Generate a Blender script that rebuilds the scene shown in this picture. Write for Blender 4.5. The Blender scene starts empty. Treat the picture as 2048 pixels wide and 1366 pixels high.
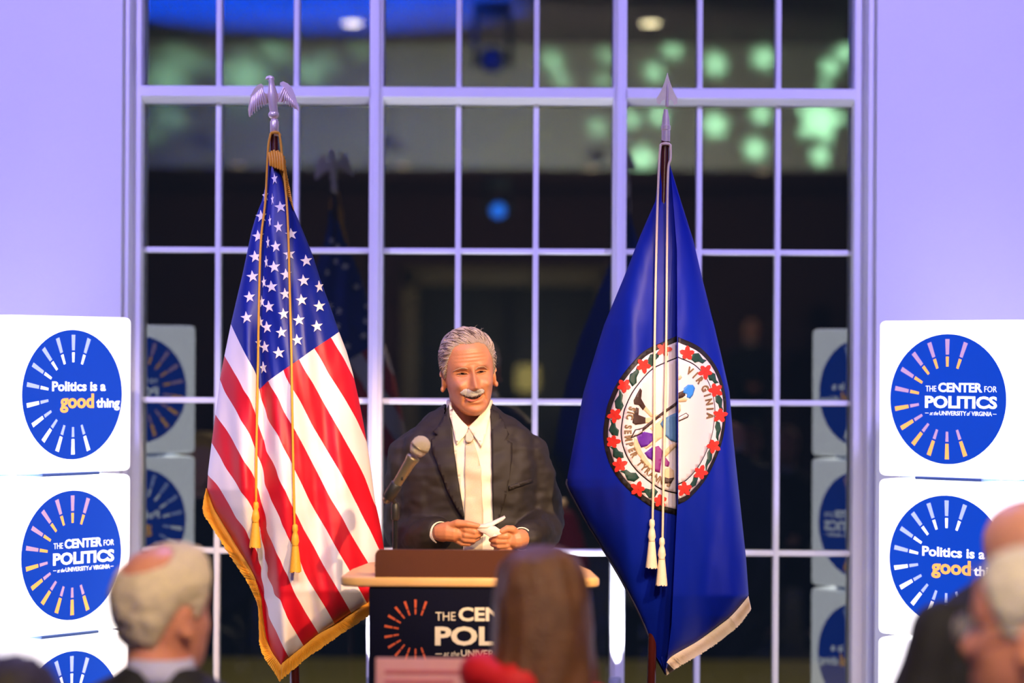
import bpy, bmesh, math, random
import numpy as np
from mathutils import Vector, Matrix, noise, geometry
from mathutils.bvhtree import BVHTree
random.seed(7)
PI = math.pi
SC = bpy.context.scene
COL = SC.collection

# ------------------------------------------------------------------ camera
F, HX, HY, ROLL, EYE = 4836.0, 1024.0, 732.0, 0.005, 1.75
def W(px, py, d):
    """photo pixel + distance -> world point"""
    cx, cy = (px-HX)/F, (HY-py)/F
    return Vector(((cx-ROLL*cy)*d, d, (cy+ROLL*cx)*d+EYE))
cam = bpy.data.cameras.new('camera'); camo = bpy.data.objects.new('camera', cam); COL.objects.link(camo)
cam.sensor_width = 36; cam.lens = F/2048*36; cam.shift_y = (HY-683)/2048
cam.clip_start = 0.05; cam.clip_end = 200
camo.matrix_world = Matrix.Translation((0, 0, EYE)) @ Matrix.Rotation(-ROLL, 4, 'Y') @ Matrix.Rotation(PI/2, 4, 'X')
cam.dof.use_dof = True; cam.dof.focus_distance = 6.85; cam.dof.aperture_fstop = 1.3; cam.dof.aperture_blades = 9
SC.camera = camo

# ------------------------------------------------------------------ world, lights, exposure
def lin(r, g, b):
    f = lambda c: (c/255/12.92) if c/255 <= .04045 else ((c/255+.055)/1.055)**2.4
    return (f(r), f(g), f(b), 1)
wd = bpy.data.worlds.new('night'); SC.world = wd; wd.use_nodes = True
wd.node_tree.nodes['Background'].inputs[0].default_value = (.004, .006, .012, 1)
wd.node_tree.nodes['Background'].inputs[1].default_value = 1.0
SC.view_settings.view_transform = 'Standard'; SC.view_settings.look = 'None'
SC.view_settings.exposure = 0.0; SC.view_settings.gamma = 1.0; SC.view_settings.use_curve_mapping = False
def spot(name, loc, target, energy, color, size=40, blend=.5, radius=.05):
    l = bpy.data.lights.new(name, 'SPOT'); l.energy = energy; l.color = color[:3]
    l.spot_size = math.radians(size); l.spot_blend = blend; l.shadow_soft_size = radius
    o = bpy.data.objects.new(name, l); COL.objects.link(o); o.location = loc
    o.rotation_euler = (Vector(target)-Vector(loc)).to_track_quat('-Z', 'Y').to_euler(); return o
WARM = (1, .62, .30); VIOLET = (.40, .335, 1.0); COOL = (.72, .75, 1.0)
spot('key_light', (2.5, 2.0, 4.4), (-.12, 6.9, 1.4), 1900, WARM, 15, .5, .06)          # warm front spot on the speaker
spot('flag_light', (-.6, .3, 4.4), (-.95, 6.9, 1.5), 800, (1, .8, .68), 12, .5, .06)
spot('flag_light_b', (1.9, .6, 4.4), (.55, 6.9, 1.4), 480, (1, .84, .8), 12, .5, .06)
spot('rim_light', (-1.9, 7.3, 4.4), (-.1, 7.0, 1.6), 70, VIOLET, 40, .6, .08)          # violet wash from the truss
spot('wall_wash_l', (-2.2, 4.6, 4.3), (-2.0, 7.9, 2.3), 600, VIOLET, 75, .8, .15)
spot('wall_wash_r', (2.2, 4.6, 4.3), (2.0, 7.9, 2.3), 600, VIOLET, 75, .8, .15)
spot('frame_wash', (0, 5.2, 4.5), (0, 8.0, 2.3), 170, VIOLET, 80, .8, .15)
spot('ceiling_blue', (-1.9, -3.05, 3.1), (-1.8, -3.3, 4.7), 9000, (.004, .085, 1), 98, .12, .03)
spot('audience_light', (0.6, 1.5, 4.5), (0.2, 4.9, 1.2), 900, (1, .76, .52), 50, .7, .15)
spot('bulkhead_light', (0, -3.6, 1.9), (0, -6, 4.1), 600, (1, .95, .75), 120, .6, .2)
spot('rear_room_light', (5.2, -3.0, 4.5), (0, -3.0, 0), 420, (1, .75, .55), 130, .6, .2)

for ux_ in (752, 1236):                                                                   # small LED uplights at the mullion feet
    q_ = W(ux_-6, 1356, 7.93); spot('mullion_uplight', q_+Vector((0, 0, .02)), (q_.x, 8.0, 2.6), 48, (.86, .88, 1), 80, .7, .02)

spot('audience_rim', (-.6, 7.6, 4.4), (.2, 4.8, 1.2), 240, VIOLET, 50, .7, .1)
spot('lawn_fill', (0, 8.7, 4.2), (0, 14.2, 0), 900, (1, .8, .5), 95, .5, .1)  # added unseen lamp that brightens the lawn outside

# ------------------------------------------------------------------ helpers
MATS = {}
def mat(name, rgb, rough=.6, metal=0., var=.08, scale=30., bump=0., bscale=None, emit=None, estr=0., sheen=0., sub=0., spec=None):
    if name in MATS: return MATS[name]
    m = bpy.data.materials.new(name); m.use_nodes = True; nt = m.node_tree; N = nt.nodes; L = nt.links
    b = N['Principled BSDF']; b.inputs['Roughness'].default_value = rough; b.inputs['Metallic'].default_value = metal
    col = rgb if len(rgb) == 4 else (*rgb, 1)
    tc = N.new('ShaderNodeTexCoord')
    nz = N.new('ShaderNodeTexNoise'); nz.inputs['Scale'].default_value = scale; nz.inputs['Detail'].default_value = 4
    L.new(tc.outputs['Object'], nz.inputs['Vector'])
    mx = N.new('ShaderNodeMix'); mx.data_type = 'RGBA'
    mx.inputs['A'].default_value = tuple(c*(1-var) for c in col[:3])+(1,)
    mx.inputs['B'].default_value = tuple(min(1, c*(1+var)) for c in col[:3])+(1,)
    L.new(nz.outputs['Fac'], mx.inputs['Factor']); L.new(mx.outputs['Result'], b.inputs['Base Color'])
    if bump:
        n2 = N.new('ShaderNodeTexNoise'); n2.inputs['Scale'].default_value = bscale or scale*4; n2.inputs['Detail'].default_value = 3
        L.new(tc.outputs['Object'], n2.inputs['Vector'])
        bp = N.new('ShaderNodeBump'); bp.inputs['Strength'].default_value = bump; bp.inputs['Distance'].default_value = .01
        L.new(n2.outputs['Fac'], bp.inputs['Height']); L.new(bp.outputs['Normal'], b.inputs['Normal'])
    if emit:
        b.inputs['Emission Color'].default_value = emit if len(emit) == 4 else (*emit, 1); b.inputs['Emission Strength'].default_value = estr
    if sheen: b.inputs['Sheen Weight'].default_value = sheen
    if sub: b.inputs['Subsurface Weight'].default_value = sub; b.inputs['Subsurface Radius'].default_value = (.01, .004, .002)
    if spec is not None: b.inputs['Specular IOR Level'].default_value = spec
    MATS[name] = m; return m

def origin_of(p):
    v = Vector((0, 0, 0))
    while p is not None: v = v+p.location; p = p.parent
    return v
def link_mesh(name, me, m, parent=None, smooth=True):
    if isinstance(m, (list, tuple)):
        for k in m: me.materials.append(k)
    elif m: me.materials.append(m)
    if smooth: me.polygons.foreach_set('use_smooth', [True]*len(me.polygons))
    o = bpy.data.objects.new(name, me); COL.objects.link(o)
    if parent is not None: o.parent = parent
    return o
def obj(name, vf, m, parent=None, smooth=True, local=False):
    """one mesh object; vertices are world coordinates unless local"""
    v, f = vf
    if parent is not None and not local:
        og = origin_of(parent); v = [(p[0]-og.x, p[1]-og.y, p[2]-og.z) for p in v]
    me = bpy.data.meshes.new(name); me.from_pydata([tuple(p) for p in v], [], f); me.validate(); me.update()
    return link_mesh(name, me, m, parent, smooth)
def join(*parts):
    V, Fc = [], []
    for v, f in parts:
        n = len(V); V += [tuple(p) for p in v]; Fc += [tuple(i+n for i in q) for q in f]
    return V, Fc
def tag(o, label, cat, group=None):
    o['label'] = label; o['category'] = cat
    if group: o['group'] = group
    return o
def thing(name, loc, label, cat, group=None):
    o = bpy.data.objects.new(name, None); COL.objects.link(o); o.location = loc; o.empty_display_size = .1
    return tag(o, label, cat, group)
def struct(o): o['kind'] = 'structure'; return o
def box(x0, x1, y0, y1, z0, z1):
    v = [(x, y, z) for z in (z0, z1) for y in (y0, y1) for x in (x0, x1)]
    return v, [(0, 2, 3, 1), (4, 5, 7, 6), (0, 1, 5, 4), (1, 3, 7, 5), (3, 2, 6, 7), (2, 0, 4, 6)]
def bevelled(vf, w, seg=3):
    bm = bmesh.new(); vs = [bm.verts.new(p) for p in vf[0]]
    for f in vf[1]: bm.faces.new([vs[i] for i in f])
    bmesh.ops.recalc_face_normals(bm, faces=bm.faces)
    bmesh.ops.bevel(bm, geom=list(bm.edges), offset=w, segments=seg, profile=.5, affect='EDGES', clamp_overlap=True)
    bm.verts.index_update(); out = [tuple(v.co) for v in bm.verts], [tuple(v.index for v in f.verts) for f in bm.faces]
    bm.free(); return out
def rbox(x0, x1, y0, y1, z0, z1, w=.006, seg=2): return bevelled(box(x0, x1, y0, y1, z0, z1), w, seg)
def tube(pts, rad, seg=12, cap=True):
    pts = [Vector(p) for p in pts]; n = len(pts)
    if not hasattr(rad, '__len__'): rad = [rad]*n
    T = [(pts[min(i+1, n-1)]-pts[max(i-1, 0)]).normalized() for i in range(n)]
    u = T[0].orthogonal().normalized(); V, Fc = [], []
    rings = []
    def ring(c, u, w, r):
        s = len(V)
        for k in range(seg):
            a = 2*PI*k/seg; V.append(c+u*(r*math.cos(a))+w*(r*math.sin(a)))
        rings.append(s)
    for i in range(n):
        u = (u-T[i]*u.dot(T[i])).normalized(); w = T[i].cross(u)
        if i == 0 and cap:
            for a in (.25, .65): ring(pts[0]-T[0]*rad[0]*math.cos(a*PI/2), u, w, rad[0]*math.sin(a*PI/2))
        ring(pts[i], u, w, rad[i])
        if i == n-1 and cap:
            for a in (.65, .25): ring(pts[i]+T[i]*rad[i]*math.cos(a*PI/2), u, w, rad[i]*math.sin(a*PI/2))
    for a, b in zip(rings, rings[1:]):
        for k in range(seg):
            k2 = (k+1) % seg; Fc.append((a+k, a+k2, b+k2, b+k))
    Fc.append(tuple(reversed(range(rings[0], rings[0]+seg)))); Fc.append(tuple(range(rings[-1], rings[-1]+seg)))
    return V, Fc
def spline(pts, n):
    """Catmull-Rom through the points, n samples (any dimension)"""
    P = np.array([list(p) for p in pts], float); P = np.vstack([2*P[0]-P[1], P, 2*P[-1]-P[-2]]); m = len(P)-3; out = []
    for q in np.linspace(0, m-1e-9, n):
        i = int(q); t = q-i; a, b, c, d = P[i:i+4]
        out.append(.5*((2*b)+(c-a)*t+(2*a-5*b+4*c-d)*t*t+(3*b-a-3*c+d)*t**3))
    return out
def lathe(prof, c, seg=20, axis=None):
    """profile (r, h) turned round an axis through c"""
    ax = Vector(axis or (0, 0, 1)).normalized(); u = ax.orthogonal().normalized(); w = ax.cross(u); c = Vector(c); V, Fc = [], []
    for r, h in prof:
        for k in range(seg):
            a = 2*PI*k/seg; V.append(c+ax*h+u*(r*math.cos(a))+w*(r*math.sin(a)))
    for i in range(len(prof)-1):
        for k in range(seg):
            k2 = (k+1) % seg; Fc.append((i*seg+k, i*seg+k2, (i+1)*seg+k2, (i+1)*seg+k))
    Fc.append(tuple(reversed(range(seg)))); n = (len(prof)-1)*seg; Fc.append(tuple(range(n, n+seg)))
    return V, Fc
def ellipsoid(c, r, nu=20, nv=12, rot=None):
    V, Fc = [], []; c = Vector(c)
    for j in range(nv+1):
        t = PI*j/nv
        for i in range(nu):
            a = 2*PI*i/nu; p = Vector((r[0]*math.sin(t)*math.cos(a), r[1]*math.sin(t)*math.sin(a), r[2]*math.cos(t)))
            V.append(c+(rot @ p if rot else p))
    for j in range(nv):
        for i in range(nu):
            i2 = (i+1) % nu; Fc.append((j*nu+i, (j+1)*nu+i, (j+1)*nu+i2, j*nu+i2))
    return V, Fc
def loft(rings):
    n = len(rings[0]); V = [p for r in rings for p in r]; Fc = []
    for j in range(len(rings)-1):
        for i in range(n):
            i2 = (i+1) % n; Fc.append((j*n+i, j*n+i2, (j+1)*n+i2, (j+1)*n+i))
    Fc.append(tuple(reversed(range(n)))); Fc.append(tuple(range((len(rings)-1)*n, len(rings)*n)))
    return V, Fc
def prism(poly, fn, t):
    """flat outline -> slab: fn(p, k) gives the point of the front (k=0) and back (k=1) sheet"""
    n = len(poly); V = [fn(p, 0) for p in poly]+[fn(p, 1) for p in poly]
    tris = geometry.tessellate_polygon([[Vector((p[0], p[1], 0)) for p in poly]])
    Fc = [tuple(q) for q in tris]+[tuple(i+n for i in reversed(q)) for q in tris]
    Fc += [(i, i+n, (i+1) % n+n, (i+1) % n) for i in range(n)]
    return V, Fc
def cdt(poly, step, holes=()):
    """outline in 2-D -> points and triangles with inner points on a grid"""
    loops = []
    for lp in (poly, *holes):
        q = []
        for a, b in zip(lp, list(lp[1:])+[lp[0]]):
            n = max(1, int(math.hypot(b[0]-a[0], b[1]-a[1])/step))
            q += [(a[0]+(b[0]-a[0])*i/n, a[1]+(b[1]-a[1])*i/n) for i in range(n)]
        loops.append(q)
    pts, edges = [], []
    for q in loops:
        s = len(pts); pts += q; edges += [(s+i, s+(i+1) % len(q)) for i in range(len(q))]
    xs = [p[0] for p in poly]; ys = [p[1] for p in poly]
    gx = np.arange(min(xs)+step/2, max(xs), step); gy = np.arange(min(ys)+step/2, max(ys), step)
    grid = [(float(x), float(y)) for x in gx for y in gy]
    r = geometry.delaunay_2d_cdt([Vector(p) for p in pts]+[Vector(p) for p in grid], edges, [list(range(len(loops[0])))], 1 if not holes else 2, 1e-4)
    return [tuple(p) for p in r[0]], [tuple(f) for f in r[2]]
def decal(name, poly, surf, m, parent, off=.002, thick=.0015, step=8, smooth=True):
    """patch of cloth or print lying on a surface: surf(px, py) -> (point, normal)"""
    P, T = cdt(poly, step); S = [surf(*p) for p in P]
    n = len(P); V = [p+q*(off+thick) for p, q in S]+[p+q*(off-.001) for p, q in S]
    used = {}
    for t in T:
        for a, b in zip(t, t[1:]+t[:1]):
            used[(a, b)] = 1
    Fc = list(T)+[tuple(i+n for i in reversed(t)) for t in T]
    for (a, b) in used:
        if (b, a) not in used: Fc.append((b, a, a+n, b+n))
    # face the viewer
    a, b, c = [Vector(V[i]) for i in T[0]]
    if (b-a).cross(c-a).dot(S[T[0][0]][1]) < 0: Fc = [tuple(reversed(q)) for q in Fc]
    return obj(name, (V, Fc), m, parent, smooth)
def text_mesh(s, size=1., bold=0., shear=0., sx=1.):
    cu = bpy.data.curves.new('lettering', 'FONT'); cu.body = s; cu.size = size; cu.offset = bold; cu.shear = shear
    cu.align_x = 'LEFT'; cu.resolution_u = 3; cu.space_character = 1.0
    o = bpy.data.objects.new('lettering', cu); COL.objects.link(o); dg = bpy.context.evaluated_depsgraph_get()
    me = bpy.data.meshes.new_from_object(o.evaluated_get(dg)); v = [(p.co.x*sx, p.co.y) for p in me.vertices]; f = [tuple(p.vertices) for p in me.polygons]
    COL.objects.unlink(o); bpy.data.objects.remove(o); bpy.data.curves.remove(cu); bpy.data.meshes.remove(me)
    return v, f
def fit_text(s, x0, x1, y0, h, bold=0., shear=0.):
    """letters of cap height h, stretched to run from x0 to x1 on baseline y0"""
    v, f = text_mesh(s, 1., bold, shear); xs = [p[0] for p in v]; a, b = min(xs), max(xs); k = (x1-x0)/(b-a)
    cap = .729+bold
    return [(x0+(p[0]-a)*k, y0+p[1]/cap*h) for p in v], f
def plate(vf2, fn, t=.001):
    """flat faces -> thin plate with fn(x, y, depth)"""
    v, f = vf2; n = len(v); V = [fn(x, y, t) for x, y in v]+[fn(x, y, 0) for x, y in v]; e = set()
    for q in f:
        for a, b in zip(q, q[1:]+q[:1]): e.add((a, b))
    Fc = list(f)+[tuple(i+n for i in reversed(q)) for q in f]+[(b, a, a+n, b+n) for a, b in e if (b, a) not in e]
    return V, Fc
def voxel(parts, size, smooth=2, fac=.5):
    """overlapping closed pieces -> one continuous surface"""
    v, f = join(*parts); me = bpy.data.meshes.new('tmp'); me.from_pydata(v, [], f); me.update()
    bm = bmesh.new(); bm.from_mesh(me); bmesh.ops.recalc_face_normals(bm, faces=bm.faces); bm.to_mesh(me); bm.free()
    o = bpy.data.objects.new('tmp', me); COL.objects.link(o)
    r = o.modifiers.new('r', 'REMESH'); r.mode = 'VOXEL'; r.voxel_size = size
    if smooth: s = o.modifiers.new('s', 'SMOOTH'); s.factor = fac; s.iterations = smooth
    dg = bpy.context.evaluated_depsgraph_get(); m2 = bpy.data.meshes.new_from_object(o.evaluated_get(dg))
    V = np.empty(len(m2.vertices)*3); m2.vertices.foreach_get('co', V); V = V.reshape(-1, 3)
    Fc = [tuple(p.vertices) for p in m2.polygons]
    COL.objects.unlink(o); bpy.data.objects.remove(o); bpy.data.meshes.remove(me); bpy.data.meshes.remove(m2)
    return [tuple(p) for p in V], Fc
def ray_surf(vf):
    """surface sampler: a pixel's ray meets the mesh"""
    bv = BVHTree.FromPolygons([Vector(p) for p in vf[0]], vf[1]); o = Vector((0, 0, EYE))
    def s(px, py):
        d = (W(px, py, 1)-o).normalized(); h = bv.ray_cast(o, d)
        if h[0] is None:
            h = bv.find_nearest(W(px, py, 6.9))
            return Vector(h[0]), -d
        n = h[1] if h[1].dot(d) < 0 else -h[1]
        return h[0], (n-d).normalized()
    return s
def copy_tree(o, parent=None):
    c = o.copy(); COL.objects.link(c); c.parent = parent
    for ch in o.children: copy_tree(ch, c)
    return c

# ------------------------------------------------------------------ the room
M_WALL = mat('painted wall', (.78, .77, .80), .8, var=.02, scale=6, bump=.02, bscale=160)
M_FRAME = mat('white window paint', (.80, .79, .80), .45, var=.02)
M_CEIL = mat('ceiling plaster', (.13, .085, .085), .9, var=.05, scale=3)
M_BULK = mat('olive bulkhead plaster', (.60, .58, .47), .9, var=.04, scale=3)
M_REAR = mat('maroon rear wall', (.10, .035, .035), .8, var=.15, scale=4)
M_CARPET = mat('patterned carpet', (.10, .09, .085), .95, var=.35, scale=9, bump=.2)
WD = 8.05                                    # window plane
wx = lambda px: (px-HX)*WD/F
wz = lambda py: EYE+(HY-py)*WD/F
XL, XR = wx(286), wx(1701)
ZT, ZB = 4.35, .12
WY = 7.90
JL, JR = (241-HX)*WY/F, (1752-HX)*WY/F
struct(obj('floor', box(-6.5, 6.5, -9.5, 8.2, -.1, 0), M_CARPET, smooth=False))
struct(obj('ceiling', box(-6.5, 6.5, -6.0, 8.2, 4.7, 4.8), M_CEIL, smooth=False))
struct(obj('wall_front', join(box(-6.5, JL, WY, 8.2, 0, 4.7), box(JR, 6.5, WY, 8.2, 0, 4.7), box(JL, JR, WY, 8.2, ZT, 4.7)), M_WALL, smooth=False))
struct(obj('wall_left', box(-6.6, -6.5, -9.5, 8.2, 0, 4.7), M_WALL, smooth=False))
struct(obj('wall_right', box(6.5, 6.6, -9.5, 8.2, 0, 4.7), M_WALL, smooth=False))
struct(obj('wall_bulkhead', box(-6.5, 6.5, -6.12, -6.0, 3.56, 4.8), M_BULK, smooth=False))
struct(obj('ceiling_soffit', box(-6.5, 6.5, -9.5, -6.12, 3.56, 3.66), M_REAR, smooth=False))
struct(obj('wall_rear', join(box(-6.5, -1.05, -9.6, -9.5, 0, 3.56), box(.95, 6.5, -9.6, -9.5, 0, 3.56), box(-1.05, .95, -9.6, -9.5, 2.75, 3.56)), M_REAR, smooth=False))
M_DTRIM = mat('brown door trim', (.34, .22, .10), .5, var=.2, scale=12)
dr = struct(bpy.data.objects.new('door_1', None)); COL.objects.link(dr); dr.location = (-.05, -9.5, 0)
for nm, b in (('door_jamb', (-1.17, -1.0, -9.55, -9.42, 0, 2.75)), ('door_jamb', (.90, 1.07, -9.55, -9.42, 0, 2.75)), ('door_head', (-1.17, 1.07, -9.55, -9.42, 2.6, 2.8)),
              ('door_leaf', (-1.0, -.06, -9.6, -9.54, 0, 2.6)), ('door_leaf', (-.04, .90, -9.6, -9.54, 0, 2.6))):
    obj(nm, rbox(*b, .01), M_DTRIM if nm != 'door_leaf' else mat('dark door leaf', (.06, .045, .03), .5), dr)
struct(obj('ground_outside', box(-30, 30, 8.3, 14.6, -.12, -.02), mat('lawn at night', (.16, .15, .06), .95, var=.5, scale=40, bump=.5), smooth=False))

# the window: frame, mullions, transom, glazing bars, panes
win = struct(bpy.data.objects.new('window_1', None)); COL.objects.link(win); win.location = (0, WD, ZB)
def frame_side(xa, xb, sgn):
    # stepped jamb: three ledges from the wall face back to the glass
    w = xb-xa; out = []
    for k, (f0, f1, yy) in enumerate(((0, .40, 7.93), (.36, .46, 7.955), (.44, 1.0, 7.985))):
        a, b = (xa+w*f0, xa+w*f1) if sgn > 0 else (xb-w*f1, xb-w*f0)
        out.append(rbox(a, b, yy, 8.15, ZB, ZT, .003))
    return join(*out)
obj('window_jamb', frame_side(JL, XL, 1), M_FRAME, win); obj('window_jamb', frame_side(XR, JR, -1), M_FRAME, win)
obj('window_head', rbox(JL, JR, 7.96, 8.15, ZT-.08, ZT), M_FRAME, win); obj('window_sill', rbox(JL, JR, 7.86, 8.15, ZB-.06, ZB), M_FRAME, win)
MULL = [wx(752), wx(1236)]
for x in MULL:
    obj('mullion', join(rbox(x-.0225, x+.0225, 7.985, 8.12, ZB, ZT-.08, .004), rbox(x-.012, x+.012, 7.97, 8.0, ZB, ZT-.08, .004)), M_FRAME, win)
edges = [XL]+[e for x in MULL for e in (x-.0225, x+.0225)]+[XR]
zt0, zt1 = wz(203), wz(179)
for a, b in ((edges[0], edges[1]), (edges[2], edges[3]), (edges[4], edges[5])):
    prof = [(8.12, zt1), (7.985, zt1), (7.975, zt1-.006), (7.975, zt0+.006), (7.985, zt0), (8.035, zt0-.012), (8.06, zt0-.012), (8.12, zt0-.012)]
    V = [(x, y, z) for x in (a, b) for y, z in prof]; n = len(prof)
    obj('transom', (V, [(i, (i+1) % n, n+(i+1) % n, n+i) for i in range(n)]+[tuple(reversed(range(n))), tuple(range(n, 2*n))]), M_FRAME, win, smooth=False)
VB = [wx(p) for p in (436, 591, 915, 1070, 1396, 1553)]
HB = [wz(p) for p in (503, 803.5, 1104, 1404, 1704)]
hb = .0092
for x in VB:
    obj('glazing_bar', join(rbox(x-hb, x+hb, 8.03, 8.10, ZB, zt0-.01, .004), rbox(x-hb, x+hb, 8.03, 8.10, zt1, ZT-.08, .004)), M_FRAME, win)
for z in HB:
    for a, b in ((edges[0], edges[1]), (edges[2], edges[3]), (edges[4], edges[5])):
        obj('glazing_bar', rbox(a, b, 8.034, 8.096, z-hb, z+hb, .004), M_FRAME, win)
def glass_mat():
    m = bpy.data.materials.new('window glass'); m.use_nodes = True; N = m.node_tree.nodes; L = m.node_tree.links; N.clear()
    o = N.new('ShaderNodeOutputMaterial'); mx = N.new('ShaderNodeMixShader'); t = N.new('ShaderNodeBsdfTransparent'); g = N.new('ShaderNodeBsdfGlossy')
    g.inputs['Roughness'].default_value = 0; g.inputs['Color'].default_value = (.88, .97, 1, 1); t.inputs['Color'].default_value = (.96, .98, .97, 1)
    fr = N.new('ShaderNodeFresnel'); fr.inputs['IOR'].default_value = 1.85
    L.new(fr.outputs[0], mx.inputs[0]); L.new(t.outputs[0], mx.inputs[1]); L.new(g.outputs[0], mx.inputs[2]); L.new(mx.outputs[0], o.inputs[0]); return m
M_GLASS = glass_mat()
xs = [edges[0], VB[0], VB[1], edges[1], edges[2], VB[2], VB[3], edges[3], edges[4], VB[4], VB[5], edges[5]]
zs = [ZB]+HB[::-1]+[zt0-.012]
cols = [(xs[i], xs[i+1]) for i in range(11) if i not in (3, 7)]
rows = [(zs[i], zs[i+1]) for i in range(len(zs)-1)]+[(zt1, ZT-.08)]
for a, b in cols:
    for c, d in rows: obj('pane', box(a, b, 8.058, 8.064, c, d), M_GLASS, win, smooth=False)

# recessed ceiling lights seen in the glass
M_LAMP = mat('warm lamp lens', (.12, .1, .06), .4, emit=(1, .76, .42), estr=26)
M_LAMP2 = mat('dim lamp lens', (1, .8, .6), .4, emit=(1, .62, .32), estr=3)
M_TRIMW = mat('white trim ring', (.8, .8, .8), .5)
def mirror_pt(px, py, z):
    """point at height z that shows at this pixel in the glass"""
    v = W(px, py, 1); k = (z-EYE)/(v.z-EYE); return Vector((v.x*k, 2*8.061-k, z))
for (px, py, z, m, r, lb) in ((705, 44, 4.7, M_LAMP, .085, 'bright round downlight in the ceiling, left of the two bright reflections'), (1301, 44, 4.7, M_LAMP, .085, 'bright round downlight in the ceiling, right of the two bright reflections'),
                 (475, 328, 3.56, M_LAMP2, .06, 'dim amber downlight under the rear soffit, leftmost reflection'), (807, 330, 3.56, M_LAMP2, .06, 'dim amber downlight under the rear soffit, second reflection from left'),
                 (1183, 334, 3.56, M_LAMP2, .06, 'dim amber downlight under the rear soffit, third reflection from left'), (1525, 340, 3.56, M_LAMP2, .06, 'dim amber downlight under the rear soffit, rightmost reflection')):
    p = mirror_pt(px, py, z); p.y = max(p.y, -9.2)
    t = thing('recessed_downlight', p, lb, 'ceiling light', 'recessed downlights')
    obj('trim_ring', lathe([(r*.95, 0), (r*1.25, 0), (r*1.25, -.006), (r*.95, -.012)], p, 24), M_TRIMW, t)
    obj('lens', lathe([(r*.93, -.010), (r*.92, -.015), (r*.5, -.018), (.001, -.018)], p, 24), m, t)

# two moving-head stage lights
M_BLK = mat('black moulded plastic', (.02, .02, .022), .45)
def moving_head(p, top, lb, lens, s):
    t = thing('moving_head_light', (p.x, p.y, top), lb, 'stage light')
    x, y, z = p
    obj('base', rbox(x-.16*s, x+.16*s, y-.13*s, y+.13*s, top-.13*s, top, .01), M_BLK, t)
    for k in (-1, 1): obj('yoke_arm', rbox(x+k*.14*s-.025*s, x+k*.14*s+.025*s, y-.05*s, y+.05*s, z-.16*s, top-.12*s, .01), M_BLK, t)
    obj('lamp_head', lathe([(.04*s, -.17*s), (.10*s, -.15*s), (.11*s, .0), (.10*s, .16*s), (.085*s, .17*s)], (x, y, z-.1*s), 20, (0, 1, -.15)), M_BLK, t)
    if lens: obj('lens', lathe([(.08*s, .171*s), (.078*s, .18*s), (.04*s, .19*s), (.001, .192*s)], (x, y, z-.1*s), 20, (0, 1, -.15)), lens, t)
p = mirror_pt(985, 95, 4.34)
moving_head(p, 4.7, 'dark moving-head stage light hanging from the ceiling, seen reflected at top centre', mat('faintly glowing blue lens', (.02, .03, .3), .2, emit=(.02, .05, .6), estr=.5), 1.0)  # this lens has a faint glow of its own for the blue tinge
p = mirror_pt(997, 328, 3.30); p.y = -7.4
moving_head(Vector((-.14, -7.2, 3.56-.02-.2)), 3.56, 'stage light with a glowing blue lens under the rear soffit', mat('blue lit lens', (.02, .2, 1), .2, emit=(.02, .2, 1), estr=5), .8)

# star projector: lamp behind a plate with star-shaped holes, throwing stars on the bulkhead
STARS = [(1345, 98, 20), (1308, 145, 20), (1430, 128, 25), (1527, 116, 24), (1660, 135, 20), (1690, 104, 20), (1650, 172, 11), (1262, 238, 18), (1318, 232, 20), (1430, 250, 27), (1522, 228, 20), (1640, 240, 48),
         (1510, 298, 23), (1640, 312, 20), (1285, 318, 28), (1195, 255, 15), (1105, 122, 20), (1122, 158, 15), (1212, 112, 13), (1206, 160, 12), (357, 110, 21), (397, 124, 18), (335, 158, 46), (490, 155, 52), (550, 102, 24), (620, 144, 25), (656, 124, 14), (722, 100, 12), (340, 235, 22), (300, 268, 16), (480, 222, 9)]
LP = Vector((3.9, -1.0, 1.25)); AX = (Vector((0, -6, 4.15))-LP).normalized()
pl_c = LP+AX*.12; ux = AX.cross(Vector((0, 0, 1))).normalized(); uy = ux.cross(AX)
cu = bpy.data.curves.new('gobo', 'CURVE'); cu.dimensions = '2D'; cu.fill_mode = 'BOTH'
def add_spl(pts):
    s = cu.splines.new('POLY'); s.points.add(len(pts)-1); s.use_cyclic_u = True
    for q, (x, y) in zip(s.points, pts): q.co = (x, y, 0, 1)
add_spl([(-.24, -.14), (.24, -.14), (.24, .14), (-.24, .14)])
for i, (sx, sy, r) in enumerate(STARS):
    pts = []
    a0 = random.uniform(-.3, .3)
    for k in range(10):
        rr = (r*1.12 if k % 2 == 0 else r*.56); a = a0+PI/2+k*PI/5
        v = W(sx+rr*math.cos(a), sy-rr*math.sin(a), 1); kk = 2*8.061+6.0
        b = Vector((v.x*kk, -6.0, EYE+(v.z-EYE)*kk)); d = b-LP; q = LP+d*(.12/d.dot(AX))-pl_c; pts.append((q.dot(ux), q.dot(uy)))
    add_spl(pts)
o = bpy.data.objects.new('gobo', cu); COL.objects.link(o); dg = bpy.context.evaluated_depsgraph_get()
me = bpy.data.meshes.new_from_object(o.evaluated_get(dg)); gv = [tuple(pl_c+ux*v.co.x+uy*v.co.y) for v in me.vertices]; gf = [tuple(q.vertices) for q in me.polygons]
COL.objects.unlink(o); bpy.data.objects.remove(o)
sp = thing('star_projector', (LP.x, LP.y, 0), 'black light projector on a stand throwing green stars on the bulkhead', 'stage light')
obj('gobo_plate', (gv, gf), M_BLK, sp, smooth=False)
obj('housing', lathe([(.05, -.22), (.07, -.2), (.07, -.03), (.06, -.03)], LP, 20, AX), M_BLK, sp)
obj('stand', tube([(LP.x, LP.y, 0), (LP.x, LP.y, LP.z-.1)], .018), M_BLK, sp)
for k in range(3):
    a = 2*PI*k/3+.4; obj('leg', tube([(LP.x, LP.y, .5), (LP.x+.4*math.cos(a), LP.y+.4*math.sin(a), .012)], .01), M_BLK, sp)
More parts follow.
